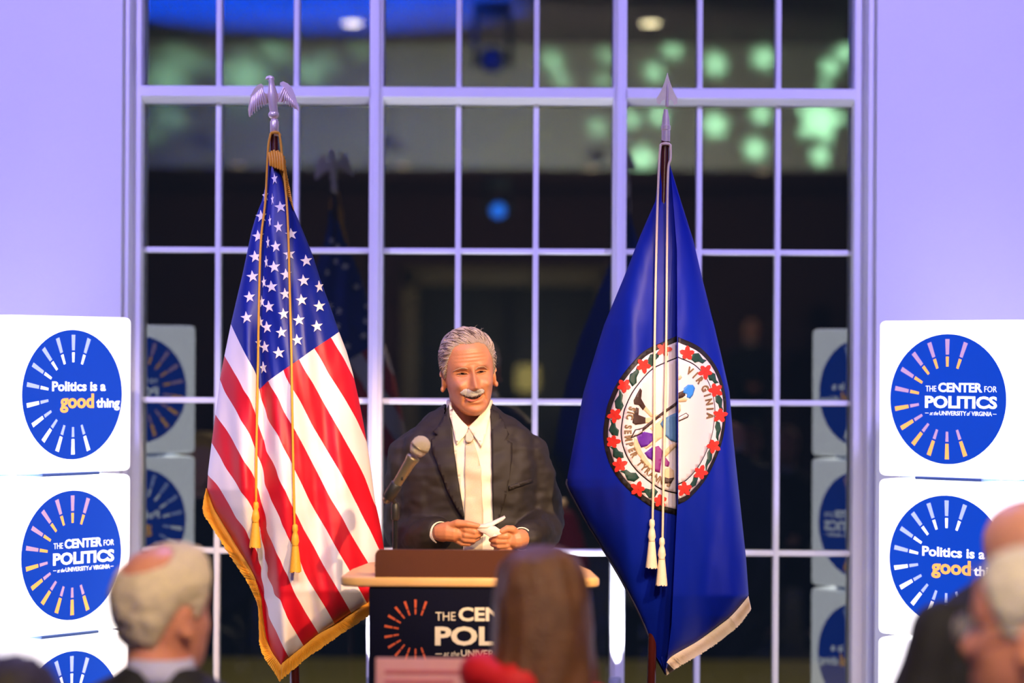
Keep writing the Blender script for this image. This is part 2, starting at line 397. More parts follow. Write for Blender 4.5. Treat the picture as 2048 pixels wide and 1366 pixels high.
spot('star_beam', LP, LP+AX, 21000, (.48, 1, .64), 92, .05, .0012)

# ------------------------------------------------------------------ light cubes
CS = .474
M_CUBE = mat('lit white plastic', (.9, .9, .9), .4, var=.01, emit=(1, .965, .97), estr=1.45)
M_DISC = mat('backlit blue print', (.0, .03, .25), .5, var=.04, emit=lin(0, 70, 200), estr=.80)
M_PWH = mat('backlit white print', (.9, .9, .9), .5, emit=(1, 1, 1), estr=1.0)
M_PWD = mat('backlit pale blue print', (.5, .6, .9), .5, emit=lin(165, 180, 230), estr=.9)
M_POR = mat('backlit orange print', (.9, .5, .1), .5, emit=lin(255, 180, 90), estr=.95)
M_PPK = mat('backlit dusty pink print', (.6, .4, .5), .5, emit=lin(190, 150, 185), estr=.85)
M_SHADOW = mat('blue slot shade', (.10, .2, .5), .6)  # dark blue colour stands in for shade in the gap under each cube
def rays_2d(R, seg):
    """12 rays, seg 0 inner, 1 outer; returns list of outlines for a burst of radius R"""
    out = []
    for k in range(12):
        a = math.radians(70+20*k); r0, r1, w0, w1 = ((.50, .655, .020, .026), (.685, .925, .027, .036))[seg]
        ca, sa = math.cos(a), math.sin(a)
        P = lambda r, w: (R*(r*ca-w*sa), R*(r*sa+w*ca))
        out.append([P(r0, -w0), P(r1, -w1), P(r1, w1), P(r0, w0)])
    return out
def logo_lines(kind):
    """lettering in units of the disc radius: (text, x0, x1, baseline, cap height, bold, shear, colour)"""
    if kind == 'A':
        return [('Politics is a', -.42, .66, .06, .155, .028, 0, 'w'), ('good', -.26, .42, -.20, .23, .034, 0, 'o'), ('thing', .47, .95, -.20, .155, .028, 0, 'w')]
    return [('THE', -.375, -.19, .115, .095, .0, 0, 'w'), ('CENTER', -.155, .60, .115, .145, .034, 0, 'w'), ('FOR', .635, .845, .115, .095, .0, 0, 'w'),
            ('POLITICS', -.385, .85, -.13, .19, .036, 0, 'w'), ('at the', -.30, -.15, -.248, .06, .0, .35, 'w'), ('UNIVERSITY', -.135, .33, -.248, .07, .012, 0, 'w'),
            ('of', .34, .40, -.248, .07, .0, .35, 'w'), ('VIRGINIA', .42, .765, -.248, .07, .012, 0, 'w')]
def put_logo(kind, R, fn, disc, front=True):
    """rays and words as raised print on a disc; fn(x, y, t) -> local point"""
    cols = (M_PWH, M_PWD) if kind == 'A' else (M_POR, M_PPK)
    for seg in (0, 1):
        for k, q in enumerate(rays_2d(R, seg)):
            upper = k < 6
            m = cols[0] if (upper == (seg == 0)) else cols[1]
            obj('ray', plate((q, [(0, 1, 2, 3)]), fn, .0006), m, disc, False, True)
    for (s, x0, x1, y0, h, b, sh, c) in logo_lines(kind):
        v, f = fit_text(s, x0*R, x1*R, y0*R, h*R, b, sh)
        obj('lettering', plate((v, f), fn, .0008), M_PWH if c == 'w' else M_POR, disc, False, True)
    if kind == 'B':
        for a, b in ((-.38, -.32), (.78, .84)):
            obj('lettering', plate(([(a*R, -.222*R), (b*R, -.222*R), (b*R, -.214*R), (a*R, -.214*R)], [(0, 1, 2, 3)]), fn, .0008), M_PWH, disc, False, True)
def light_cube(c, ang, kinds, z0, label, group='illuminated cubes'):
    """c = centre, ang = turn about the vertical; faces in order front, next"""
    t = thing('light_cube', (c[0], c[1], z0), label, 'light cube', group); t.rotation_euler = (0, 0, ang)
    h = CS/2-.002
    obj('body', rbox(-h, h, -h, h, .006, CS-.005, .017, 4), M_CUBE, t, True, True)
    obj('slot_shade_pad', join(rbox(-.11, .11, -h+.004, h-.004, -.002, .007, .002), rbox(-h+.004, h-.004, -.11, .11, -.002, .007, .002)), M_SHADOW, t, True, True)  # pad coloured as the shaded recess below the body
    for k, kd in enumerate(kinds):
        if kd is None: continue
        a = k*PI/2; n = Vector((math.sin(a), -math.cos(a), 0)); u = Vector((math.cos(a), math.sin(a), 0)); R = .191; zc = CS/2
        fn = lambda x, y, tt, n=n, u=u: n*(h+.0012+tt)+u*x+Vector((0, 0, zc+y))
        N = 64; ring = [(R*math.cos(2*PI*i/N), R*math.sin(2*PI*i/N)) for i in range(N)]
        d = obj('disc', plate((ring, [tuple(range(N))]), lambda x, y, tt: fn(x, y, tt-.0025), .0025), M_DISC, t, False, True)
        put_logo(kd, R, fn, d)
    return t
def stack(side, ang, near, kinds, words):
    # near = near vertical edge of the stack; ang = turn of the front face
    N = Vector((near[0], near[1], 0)); s = side
    u = Vector((math.cos(ang), math.sin(ang), 0)); n = Vector((math.sin(ang), -math.cos(ang), 0))
    c = N+u*(CS/2 if s < 0 else -CS/2)-n*(CS/2)
    for k in range(4):
        z0 = (3-k)*CS; a = kinds[k]; b = 'B' if a == 'A' else 'A'
        # front face, then the neighbouring face that shows in the glass
        kk = [a, b, None, None] if s < 0 else [a, None, None, b]
        light_cube((c.x, c.y), ang, kk, z0, words[k])
STK_L = ['glowing white cube reading Politics is a good thing, top of the left stack', 'glowing white cube reading The Center for Politics, second from top of left stack',
         'glowing white cube mostly hidden behind white-haired man, third in left stack', 'glowing white cube on the floor at the bottom of the left stack']
STK_R = ['glowing white cube reading The Center for Politics, top of the right stack', 'glowing white cube reading Politics is a good thing, second from top of right stack',
         'glowing white cube partly behind dark suit, third in right stack', 'glowing white cube on the floor at the bottom of the right stack']
stack(-1, math.radians(51), (-1.443, 6.95), 'ABAB', STK_L)
stack(1, math.radians(-39), (1.462, 6.95), 'BABA', STK_R)

# ------------------------------------------------------------------ lectern
M_OAK = mat('pale maple', lin(240, 190, 125), .4, var=.12, scale=14)
M_BROWN = mat('brown leatherette', lin(88, 48, 27), .38, var=.05)
M_NAVY = mat('navy banner board', lin(6, 8, 34), .8, var=.05, spec=.15)
M_CREAM = mat('cream print', lin(250, 235, 210), .6)
M_ORG = mat('orange print', lin(225, 95, 50), .6)
lc = W(941, 1150, 6.3).x; LZ = 1.208
lec = thing('lectern', (lc, 6.46, 0), 'maple lectern with navy front banner in front of the speaker', 'lectern')
hw = .333
outl = []
for sx in (1, -1):
    pts = [(hw-.045, -.27), (hw-.008, -.255), (hw, -.235), (hw-.012, -.02), (hw-.045, .20), (hw-.07, .22)]
    outl += [(sx*x, y) for x, y in (pts if sx > 0 else reversed(pts))]
V, Fc = prism(outl, lambda p, k: (lc+p[0], 6.46+p[1], LZ-.026*k), 0)
bm = bmesh.new(); vs = [bm.verts.new(p) for p in V]
for f in Fc: bm.faces.new([vs[i] for i in f])
bmesh.ops.dissolve_limit(bm, angle_limit=.02, verts=bm.verts, edges=bm.edges); bmesh.ops.recalc_face_normals(bm, faces=bm.faces)
bmesh.ops.bevel(bm, geom=[e for e in bm.edges if len(e.link_faces) == 2 and abs(e.link_faces[0].normal.z)+abs(e.link_faces[1].normal.z) > .9 and abs(abs(e.link_faces[0].normal.z)-abs(e.link_faces[1].normal.z)) > .5], offset=.008, segments=3, profile=.5, affect='EDGES')
bm.verts.index_update(); top = [tuple(v.co) for v in bm.verts], [tuple(v.index for v in f.verts) for f in bm.faces]; bm.free()
obj('top_board', top, M_OAK, lec)
fy = 6.195
x0, x1 = W(750, 1150, fy).x, W(1132, 1150, fy).x; zt = W(941, 1100, fy).z
def round_rect(x0, x1, z0, z1, r, low=False):
    P = []
    for cx, cz, a0 in ((x1-r, z1-r, 0), (x0+r, z1-r, 90)):
        P += [(cx+r*math.cos(math.radians(a0+15*i)), cz+r*math.sin(math.radians(a0+15*i))) for i in range(7)]
    return P+[(x0, z0), (x1, z0)]
obj('book_stop', prism(round_rect(x0, x1, LZ-.001, zt, .016), lambda p, k: (p[0], fy+.0+.018*k, p[1]), 0), M_BROWN, lec, False)
bx0, bx1 = W(738, 1250, 6.21).x, W(1145, 1250, 6.21).x
obj('banner_board', rbox(bx0, bx1, 6.202, 6.215, .16, LZ-.027, .003), M_NAVY, lec)
obj('column', rbox(lc-.16, lc+.16, 6.23, 6.54, .08, LZ-.026, .01), mat('lectern column', lin(60, 45, 40), .5), lec)
obj('base', rbox(lc-.30, lc+.30, 6.21, 6.67, 0, .08, .012), M_OAK, lec)
ban = [o for o in lec.children if o.name.startswith('banner_board')][0]
pb = lambda px, py: W(px, py, 6.202)
def banner_poly(name, quads, m):
    for q in quads:
        P = [pb(*p) for p in q]; n = len(P)
        V = [(p.x, 6.2005, p.z) for p in P]+[(p.x, 6.2025, p.z) for p in P]
        obj(name, (V, [tuple(range(n)), tuple(reversed(range(n, 2*n)))]+[(i, i+n, (i+1) % n+n, (i+1) % n) for i in range(n)]), m, ban, False)
for seg in (0, 1):
    banner_poly('ray', [[(831+x*68, 1263-y*69) for x, y in q] for q in rays_2d(1., seg)], M_ORG)
for (s, xa, xb, yb, h, b, sh) in (('THE', 871, 911, 1241, 18, 0, 0), ('CENTER', 917, 1082, 1241, 28, .034, 0), ('FOR', 1090, 1137, 1241, 18, 0, 0), ('POLITICS', 870, 1137, 1289, 38, .036, 0), ('at the', 887, 919, 1312, 10, 0, .35), ('UNIVERSITY', 922, 1024, 1312, 13, .01, 0), ('of', 1027, 1040, 1312, 12, 0, .35), ('VIRGINIA', 1043, 1118, 1312, 13, .01, 0)):
    v, f = fit_text(s, xa, xb, 0, h, b, sh)
    obj('lettering', plate((v, f), lambda x, y, t: (pb(x, yb-y).x, 6.202-t, pb(x, yb-y).z), .0012), M_CREAM, ban, False)
banner_poly('lettering', [[(871, 1307), (884, 1307), (884, 1308.5), (871, 1308.5)], [(1122, 1307), (1136, 1307), (1136, 1308.5), (1122, 1308.5)]], M_CREAM)

# microphone on its stand
M_METAL = mat('brushed microphone metal', lin(135, 124, 102), .3, .6, var=.05)
M_GRILLE = mat('microphone wire mesh', lin(232, 218, 195), .45, .2, var=.3, scale=900, bump=.8, bscale=1200)
MD = 6.50
mic_b = W(790, 1125, MD); mic_b.z = LZ
mst = thing('microphone_stand', mic_b, 'short black microphone stand on the lectern, left of the speaker', 'microphone stand')
obj('base', lathe([(.05, 0), (.055, .004), (.05, .012), (.014, .02), (.012, .03)], mic_b, 24), M_BLK, mst)
zt_ = W(790, 1008, MD).z
obj('post', tube([mic_b+Vector((0, 0, .02)), Vector((mic_b.x, MD, zt_-.035))], .0068), mat('black lacquered tube', (.012, .012, .014), .2), mst)
obj('collar', lathe([(.0072, -.045), (.011, -.04), (.011, .0), (.008, .004)], (mic_b.x, MD, zt_), 16), M_BLK, mst)
a, b = W(772, 1003, MD-.02), W(840, 893, MD-.06); ax = (b-a).normalized()
obj('clip', join(tube([Vector((mic_b.x, MD, zt_)), a+ax*.03+Vector((0, .006, -.014))], .006), lathe([(.0145, -.002), (.0165, 0), (.0165, .045), (.0145, .047)], a+ax*.012, 20, ax)), M_BLK, mst)
mc = thing('microphone', a, 'handheld microphone with pale mesh head clipped on the stand', 'microphone')
obj('handle', lathe([(.006, -.004), (.0105, 0), (.0115, .02), (.0135, .08), (.0155, .128), (.018, .14), (.018, .146)], a, 24, ax), M_METAL, mc)
obj('switch', rbox(-.003, .003, -.003, .003, -.008, .008, .001), M_BLK, mc, True, True).location = ax*.075+Vector((.006, -.0125, .004))
L_ = (b-a).length
obj('grille', lathe([(.017, L_-.024), (.0225, L_-.014), (.0255, L_), (.0245, L_+.012), (.019, L_+.022), (.010, L_+.0275), (.001, L_+.029)], a, 28, ax), M_GRILLE, mc)
obj('band', lathe([(.0225, L_-.004), (.0262, L_-.003), (.0262, L_+.002), (.0225, L_+.003)], a, 28, ax), M_METAL, mc)

# ------------------------------------------------------------------ flags
def tps(pts, val, lam=3.0):
    P = np.array(pts, float)/100; n = len(P); r2 = ((P[:, None]-P[None])**2).sum(-1)
    K = np.where(r2 > 0, .5*r2*np.log(r2+1e-12), 0)+lam*1e-3*np.eye(n)
    A = np.zeros((n+3, n+3)); A[:n, :n] = K; A[:n, n] = 1; A[:n, n+1:] = P; A[n, :n] = 1; A[n+1:, :n] = P.T
    w = np.linalg.solve(A, np.concatenate([val, [0, 0, 0]]))
    def f(x, y):
        q = np.stack([np.asarray(x, float), np.asarray(y, float)], -1).reshape(-1, 2)/100; d2 = ((q[:, None]-P[None])**2).sum(-1)
        return np.where(d2 > 0, .5*d2*np.log(d2+1e-12), 0) @ w[:n]+w[n]+q @ w[n+1:]
    return f
def line_x(pl):
    ys = [p[1] for p in pl]; xs = [p[0] for p in pl]; return lambda y: float(np.interp(y, ys, xs))
def clip_tris(V, T, S, lo, hi):
    """keep the part of each triangle where lo <= scalar <= hi; V rows are points, S scalars"""
    out_v, out_f, cache = [], [], {}
    def key(k, p):
        if k not in cache: cache[k] = len(out_v); out_v.append(p)
        return cache[k]
    for t in T:
        poly = [(('v', i), V[i], S[i]) for i in t]
        for lim, sg in ((lo, 1), (hi, -1)):
            if lim is None: continue
            res = []
            for (ka, a, sa), (kb, b, sb) in zip(poly, poly[1:]+poly[:1]):
                ia, ib = sg*(sa-lim) >= 0, sg*(sb-lim) >= 0
                if ia: res.append((ka, a, sa))
                if ia != ib:
                    q = (lim-sa)/(sb-sa); k = ('e', lim, *sorted((str(ka), str(kb)))); res.append((k, a+(b-a)*q, lim))
            poly = res
            if len(poly) < 3: break
        if len(poly) >= 3: out_f.append(tuple(key(k, p) for k, p, s in poly))
    return out_v, out_f
def star_pts(cx, cy, r, rot, sx=1.):
    return [(cx+sx*(r if k % 2 == 0 else r*.40)*math.sin(rot+k*PI/5), cy-(r if k % 2 == 0 else r*.40)*math.cos(rot+k*PI/5)) for k in range(10)]
class Drape:
    """hanging cloth: left and right outline by pixel row, distance from a fold profile"""
    def __init__(s, L, R, y0, y1, dist, bulge, folds):
        s.L, s.R, s.y0, s.y1, s.d0, s.bulge, s.folds = line_x(L), line_x(R), y0, y1, dist, bulge, folds
    def uv(s, x, y):
        a, b = s.L(y), s.R(y); return min(1, max(-1, 2*(x-a)/max(b-a, 1)-1))
    def depth(s, x, y):
        a, b = s.L(y), s.R(y); w = (b-a)/690/2; q = s.uv(x, y)
        return s.d0-s.bulge*w*(1-abs(q)**2.2)**.6-s.folds(x, y, q, w)
    def back(s, x, y):
        a, b = s.L(y), s.R(y); w = (b-a)/690/2; q = s.uv(x, y)
        return s.d0+.55*w*(1-abs(q)**2.2)**.6+.012*math.sin(7*q+y*.01)*(1-q*q)
    def surf(s, x, y):
        e = 1.5; p = W(x, y, s.depth(x, y)); a = W(x+e, y, s.depth(x+e, y)); b = W(x, y-e, s.depth(x, y-e))
        n = (a-p).cross(b-p); n = n if n.y < 0 else -n
        return p, (n.normalized()+Vector((0, -1, 0))*.6).normalized()
    def grid(s, nx, ny):
        ys = np.linspace(s.y0, s.y1, ny); P = []
        for y in ys:
            a, b = s.L(y), s.R(y); P += [(a+(b-a)*(1-math.cos(PI*i/nx))/2, y) for i in range(nx+1)]
        T = []
        for j in range(ny-1):
            for i in range(nx):
                a = j*(nx+1)+i; T += [(a, a+1, a+nx+2), (a, a+nx+2, a+nx+1)]
        return P, T
def fringe(name, inner, outer, dr, m, parent, n, w=2.4, back=False):
    """band of hanging threads between two outlines"""
    A = spline(inner, n); B = spline(outer, n); V, Fc = [], []
    for i in range(n-1):
        a, a2, b, b2 = A[i], A[i+1], B[i], B[i+1]; k = random.uniform(.94, 1.03); e = random.uniform(0, .0035)
        d = dr.depth(*a)-.003
        q0, q1 = W(*a, d), W(*a2, d); b = a+(b-a)*k; b2 = a2+(b2-a2)*k; c = (b+b2)/2
        q2, q3 = W(*(b2+(c-b2)*.15), d-e-.004), W(*(b+(c-b)*.15), d-e-.004); mid = W(*((a+a2+b+b2)/4), d-.004-e)
        s = len(V); V += [q0, q1, q2, q3, mid, q0+Vector((0, .006, 0)), q1+Vector((0, .006, 0)), q2+Vector((0, .008, 0)), q3+Vector((0, .008, 0))]
        Fc += [(s, s+4, s+1), (s+1, s+4, s+2), (s+2, s+4, s+3), (s+3, s+4, s), (s+5, s+6, s+7, s+8), (s, s+3, s+8, s+5), (s+1, s+6, s+7, s+2), (s+3, s+2, s+7, s+8)]
    o = obj(name, (V, Fc), m, parent, False); o['kind'] = 'stuff'
    return o
def tassel(px, y0, y1, d, m, parent, lean=0):
    p0, p1 = W(px+lean, y0, d), W(px, y1, d); h = (p1-p0).length; ax = (p1-p0).normalized()
    t = obj('tassel', lathe([(.004, 0), (.0075, .004), (.0085, h*.12), (.006, h*.17), (.009, h*.24), (.0115, h*.36), (.0085, h*.42), (.010, h*.45)], p0, 18, ax), m, parent)
    N = 26; V, Fc = [], []
    u = ax.orthogonal().normalized(); w = ax.cross(u)
    for k in range(N):
        a = 2*PI*k/N; dirn = u*math.cos(a)+w*math.sin(a); tq = u*-math.sin(a)+w*math.cos(a); hh = h*random.uniform(.97, 1.0); s = len(V)
        V += [p0+ax*h*.44+dirn*.009-tq*.0011, p0+ax*h*.44+dirn*.009+tq*.0011, p0+ax*hh+dirn*.0165+tq*.0019, p0+ax*hh+dirn*.0165-tq*.0019, p0+ax*h*.44+dirn*.004, p0+ax*hh+dirn*.006]
        Fc += [(s, s+1, s+2, s+3), (s, s+3, s+5, s+4), (s+1, s+4, s+5, s+2), (s+3, s+2, s+5)]
    k = obj('tassel_threads', (V, Fc), m, t, False); k['kind'] = 'stuff'
M_BLUE = mat('navy nylon', lin(5, 30, 130), .45, var=.06, scale=20, bump=.03, bscale=300)
M_RED = mat('red nylon', lin(205, 12, 36), .5, var=.05, scale=20, bump=.03, bscale=300)
M_WHT = mat('white nylon', lin(238, 226, 224), .5, var=.03, scale=20, bump=.03, bscale=300)
M_GOLD = mat('gold fringe thread', lin(226, 160, 38), .55, var=.15, scale=200)
M_CRM = mat('cream fringe thread', lin(238, 216, 180), .6, var=.1, scale=200)
M_POLE = mat('dark varnished pole', lin(70, 22, 16), .25, var=.3, scale=8)
M_SILV = mat('silvered finial metal', lin(240, 222, 205), .3, .45, var=.1, scale=60)
M_STAR = mat('embroidered white star', lin(245, 235, 225), .6, var=.04)
FD = 6.90
# --- the striped flag
US_L = [(535, 312), (531, 366), (523, 403), (512, 432), (502.5, 464.5), (494, 505.5), (484, 553), (474, 595), (462, 647), (449, 710), (440, 757), (434, 806), (431, 827), (423.6, 882), (416, 943), (414, 980),
        (427, 1015), (445, 1046), (459, 1068), (474, 1094), (496, 1129), (512, 1161), (523, 1194), (525.5, 1228), (532, 1273), (543, 1302), (561, 1330)]
US_R = [(545, 312), (552, 331), (564, 352), (572, 382), (584, 411), (597, 440), (607, 464.5), (617, 489), (627.5, 516), (641, 560), (654, 595), (666.5, 630), (677, 661), (693, 702), (705.5, 745), (714, 782), (718, 800), (728, 851), (736, 898), (742, 939), (750.5, 1005), (759, 1042), (765, 1075), (771, 1120), (775, 1182),
        (734, 1207), (702, 1226), (669, 1248), (637, 1268), (607, 1292), (578, 1315), (563, 1330)]
US_Q = {0: [(414, 980), (427, 1015), (445, 1046), (474, 1094), (496, 1129), (512, 1161), (523, 1194), (525.5, 1228), (532, 1273), (543, 1302), (561, 1329)],
        1: [(418, 953), (441, 980), (457, 1007), (472, 1036), (498, 1077), (516.5, 1109), (523, 1136), (526.6, 1194), (536.6, 1230), (552, 1262), (566, 1293), (578, 1315)],
        2: [(422.5, 884), (441, 915), (461.5, 950), (482, 984.5), (504.5, 1015), (522, 1060), (529, 1116), (534, 1150), (545.6, 1174), (561, 1199), (570, 1223), (590, 1262), (607, 1291)],
        3: [(432, 831), (451, 857), (472, 894), (488, 923), (510, 958), (517, 980), (524, 1010), (532, 1060), (548, 1094), (561, 1120), (575, 1150), (590, 1188), (610, 1223), (637, 1267)],
        4: [(439, 757), (449, 782), (459.5, 800), (482, 841), (500.5, 870), (511, 898), (521, 923), (529, 968), (541.5, 999), (560, 1036), (570, 1060), (590, 1100), (608, 1143), (628.5, 1179), (649, 1212), (669, 1247)],
        5: [(449, 712), (468, 745), (488, 782), (500.5, 800), (511, 827), (523, 868), (533, 904), (552, 939), (570, 980), (588.6, 1021), (608, 1060), (631, 1100), (653, 1141), (678, 1183), (702, 1225)],
        6: [(461.5, 648), (482, 691), (502.5, 729), (512.8, 750), (519, 779), (523, 800), (535, 837), (556, 870), (576, 911), (591, 943), (615, 993), (640, 1038), (653, 1060), (675, 1100), (691, 1127), (714, 1170), (734, 1206)],
        7: [(536, 762), (550, 786), (558, 800), (582, 847), (605, 888), (636, 948), (662, 999), (687, 1040), (697, 1060), (718, 1096), (736, 1125)],
        8: [(567, 740), (584, 776), (599, 800), (625, 851), (654, 900), (687, 956), (716, 1013), (740, 1060), (758, 1098)],
        9: [(598, 719), (625, 765), (644, 800), (673, 851), (703, 904), (730, 956), (748, 1005)],
        10: [(628.6, 697), (656, 745), (691, 800), (714, 841), (730, 876)], 11: [(662, 675), (687, 716), (707, 755)], 12: [(679, 663)]}
qf = tps([p for k in US_Q for p in US_Q[k]], [k for k in US_Q for p in US_Q[k]])
CANT = line_x([(779, 519), (762, 536), (740, 567), (719, 598), (697, 628.6), (675, 662), (663, 679), (640, 712)])
cy_of = lambda x: float(np.interp(x, [400, 519, 536, 567, 598, 628.6, 662, 679, 760], [875, 779, 762, 740, 719, 697, 675, 663, 605]))
def us_fold(x, y, q, w):
    t = min(1, max(0, (y-320)/450)); crease = 522+max(0, (560-y))*.05+max(0, y-1000)*.02
    f = .030*t*math.exp(-((x-crease-34)/26)**2)-.034*t*math.exp(-((x-crease)/16)**2)+.014*t*math.exp(-((x-crease+38)/24)**2)
    f += .016*t*math.sin((x-crease)*.062+y*.004)*(1-q*q)+.006*math.sin(x*.16-y*.021)*(1-q*q)*t
    return f+.0025*noise.noise(Vector((x*.05, y*.02, 3)))
us = Drape(US_L, US_R, 314, 1329.5, FD, .62, us_fold)
P, T = us.grid(64, 250)
A = np.array(P); Q = qf(A[:, 0], A[:, 1]); CN = np.array([y-cy_of(x) for x, y in P])          # CN < 0: above the lower edge of the blue field
FRONT = np.array([tuple(W(x, y, us.depth(x, y))) for x, y in P]); BACK = np.array([tuple(W(x, y, us.back(x, y))) for x, y in P])
uspole_t, uspole_b = W(548, 268, FD), W(590, 1366, FD); pd = (uspole_b-uspole_t); pf = uspole_t+pd*((0-uspole_t.z)/pd.z)
usf = thing('ceremonial_flag', (pf.x, pf.y, 0), 'red and white striped flag with starry blue field and gold fringe, left of the speaker', 'flag')
obj('pole', tube([pf+Vector((0, 0, .04)), uspole_t], .0125, 16), M_POLE, usf)
M_BRASS = mat('brass stand', lin(190, 140, 60), .3, .9)
def pole_base(p, parent): obj('stand_base', lathe([(.15, 0), (.155, .01), (.15, .025), (.06, .05), (.03, .07), (.022, .16), (.02, .17)], (p.x, p.y, 0), 32), M_BRASS, parent)
pole_base(pf, usf)
def piece(name, sel, m, both=True):
    parts = []
    for G in ((FRONT, BACK) if both else (FRONT,)):
        V, Fc = [np.array(p) for p in G], T
        for S, lo, hi in sel: 
            # clip in turn; later scalars are recomputed from stored columns
            ext = [np.concatenate([v, [s2[i] for s2, _, _ in sel]]) for i, v in enumerate(V)] if len(V[0]) == 3 else V
            col = 3+[id(s2) for s2, _, _ in sel].index(id(S))
            V, Fc = clip_tris(ext, Fc, [e[col] for e in ext], lo, hi)
            if not Fc: break
        if Fc: parts.append(([tuple(v[:3]) for v in V], Fc))
    return obj(name, join(*parts), m, usf) if parts else None
Q12 = np.clip(Q, -1, 12.9)
canton = piece('canton', [(Q12, 6, None), (CN, None, 0)], M_BLUE)
for k in range(13):
    lo, hi = (None if k == 0 else k), (None if k == 12 else k+1)
    piece('stripe', [(Q12, lo, hi)] if k < 6 else [(Q12, lo, hi), (CN, 0, None)], M_RED if k % 2 == 0 else M_WHT)
Z1 = lambda x, y: (400+x*.205, 280+y*.205); Z2 = lambda x, y: (400+x*.205, 540+y*.205)
ST = [(*Z1(728, 380), .5), (*Z1(640, 545), .5), (*Z1(785, 655), 1), (*Z1(600, 745), .95), (*Z1(765, 850), .75), (*Z1(570, 940), 1), (*Z1(890, 920), 1), (*Z1(740, 1040), .85), (*Z1(540, 1140), 1), (*Z1(870, 1115), 1), (*Z1(1035, 1180), 1), (*Z1(725, 1240), 1),
      (*Z1(708, 580), .25), (*Z1(683, 790), .25), (*Z1(665, 1000), .28), (*Z1(648, 1190), .3)]
ST += [(*Z2(x, y), k) for x, y, k in ((515, 65, 1), (840, 45, 1), (700, 165, 1), (625, 120, .4), (830, 235, .9), (1010, 105, 1), (1162, 165, .75), (485, 265, .95), (605, 310, .5), (675, 360, .9), (815, 430, .9), (990, 295, 1), (1163, 355, 1), (455, 465, .95), (592, 510, .5), (655, 560, .85), (795, 610, .92), (965, 490, 1), (1140, 550, 1), (570, 710, .55), (635, 755, .75), (770, 810, 1), (950, 685, .95), (620, 955, .6))]
for x, y, k in ST:
    decal('star', star_pts(x, y, 12.6, -.12, k), us.surf, M_STAR, canton, .0012, .001, 7, False)
def back_surf(dr):
    return lambda x, y: (W(x, y, dr.back(x, y)), Vector((0, 1, 0)))
for x, y, k in ST[2::2]: decal('star', star_pts(x, y, 12.6, -.12, max(k, .7)), back_surf(us), M_STAR, canton, .002, .001, 9, False)
fringe('fringe', [(414, 979), (427, 1015), (445, 1046), (474, 1094), (496, 1129), (512, 1161), (523, 1194), (525.5, 1228), (532, 1273), (543, 1302), (561, 1329)],
       [(412, 976), (406, 1007), (408, 1030), (432, 1068), (456, 1107), (489, 1156), (507, 1190), (516, 1217), (517.6, 1261), (523, 1304), (559, 1363)], us, M_GOLD, usf, 150)
fringe('fringe', [(561, 1329), (607, 1292), (637, 1268), (669, 1248), (702, 1226), (738, 1204), (774, 1182)], [(559, 1363), (608, 1322), (651, 1291), (687, 1266), (731, 1237), (762, 1218), (782, 1206)], us, M_GOLD, usf, 110)
fringe('fringe', [(541, 306), (546, 318), (553, 333), (564, 353), (572, 383), (583, 411)], [(556, 300), (568, 311), (572, 330), (574, 348), (580, 378), (588, 422)], us, M_GOLD, usf, 46)
def cord(pts, dr, m, parent, r=.0034):
    S = spline(pts, 40); obj('cord', tube([W(x, y, min(dr.depth(x, y)-.012, FD-.02) if y > 330 else FD-.02) for x, y in S], r, 8), m, parent)
cord([(541, 268), (536, 300), (531, 400), (522, 480), (518, 600), (516, 720), (513, 880), (512, 1006)], us, M_GOLD, usf); cord([(559, 268), (563, 300), (573, 400), (577, 480), (580, 600), (583, 720), (585, 850), (589, 1050)], us, M_GOLD, usf)
obj('cord_wrap', tube([W(541, 270, FD), W(543, 266, FD-.018), W(550, 264, FD-.022), W(557, 266, FD-.018), W(560, 270, FD)], .0042, 8), M_GOLD, usf)
obj('gathered_cord', join(*[tube([W(538+k*5, 302+abs(k-2)*2, FD-.02), W(540+k*5, 316, FD-.03), W(541+k*5, 330+k*2, FD-.03)], .004, 6) for k in range(6)]), M_GOLD, usf)
tassel(510, 1003, 1096, us.depth(511, 1050)-.022, M_GOLD, usf, 2); tassel(591, 1048, 1145, us.depth(591, 1090)-.022, M_GOLD, usf, -1)
# eagle on top
ez = lambda x, y, d=0: W(470+x*.1244, 140+y*.1244, FD+d)
eagle = obj('eagle_finial', join(
    lathe([(.0125, -.045), (.0125, -.002), (.0105, 0), (.0105, .004)], ez(635, 815), 18),
    ellipsoid(ez(622, 720), (.0155, .0155, .0135)),
    tube([ez(630, 690), ez(610, 560), ez(605, 450), ez(600, 360), ez(590, 260), ez(585, 190), ez(575, 150)], [.012, .0125, .015, .0135, .0095, .008, .0085], 14),
    tube([ez(590, 140), ez(550, 130), ez(515, 130, -.004), ez(497, 145, -.006)], [.008, .0085, .005, .0022], 10)), M_SILV, usf)
def wing(outline, flip):
    def fn(p, k):
        x, y = p; far = abs(x-605)/390; return tuple(ez(x, y, -.018*far*flip+.004+(.007 if k else 0)))
    return prism(outline, fn, 0)
WL = [(550, 380), (480, 375), (450, 330), (462, 255), (420, 218), (370, 235), (310, 300), (255, 400), (228, 520), (208, 640), (222, 745), (245, 752), (285, 690), (300, 665), (325, 650), (335, 600), (365, 585), (385, 555), (420, 560), (450, 550), (490, 555), (545, 520)]
WR = [(660, 380), (720, 365), (780, 330), (775, 270), (720, 240), (725, 200), (775, 182), (850, 215), (920, 290), (965, 400), (995, 500), (1030, 610), (1030, 680), (985, 630), (935, 590), (900, 560), (880, 520), (840, 480), (800, 505), (760, 520), (720, 515), (670, 510)]
for o_, fl in ((WL, 1), (WR, 1)): obj('wing', wing(o_, fl), M_SILV, eagle, False)
def feathers(pairs):
    for a, b, r in pairs: obj('feather', tube([ez(*a, -.010), ez((a[0]+b[0])/2, (a[1]+b[1])/2, -.016), ez(*b, -.012)], [r, r*1.05, r*.5], 6), M_SILV, eagle)
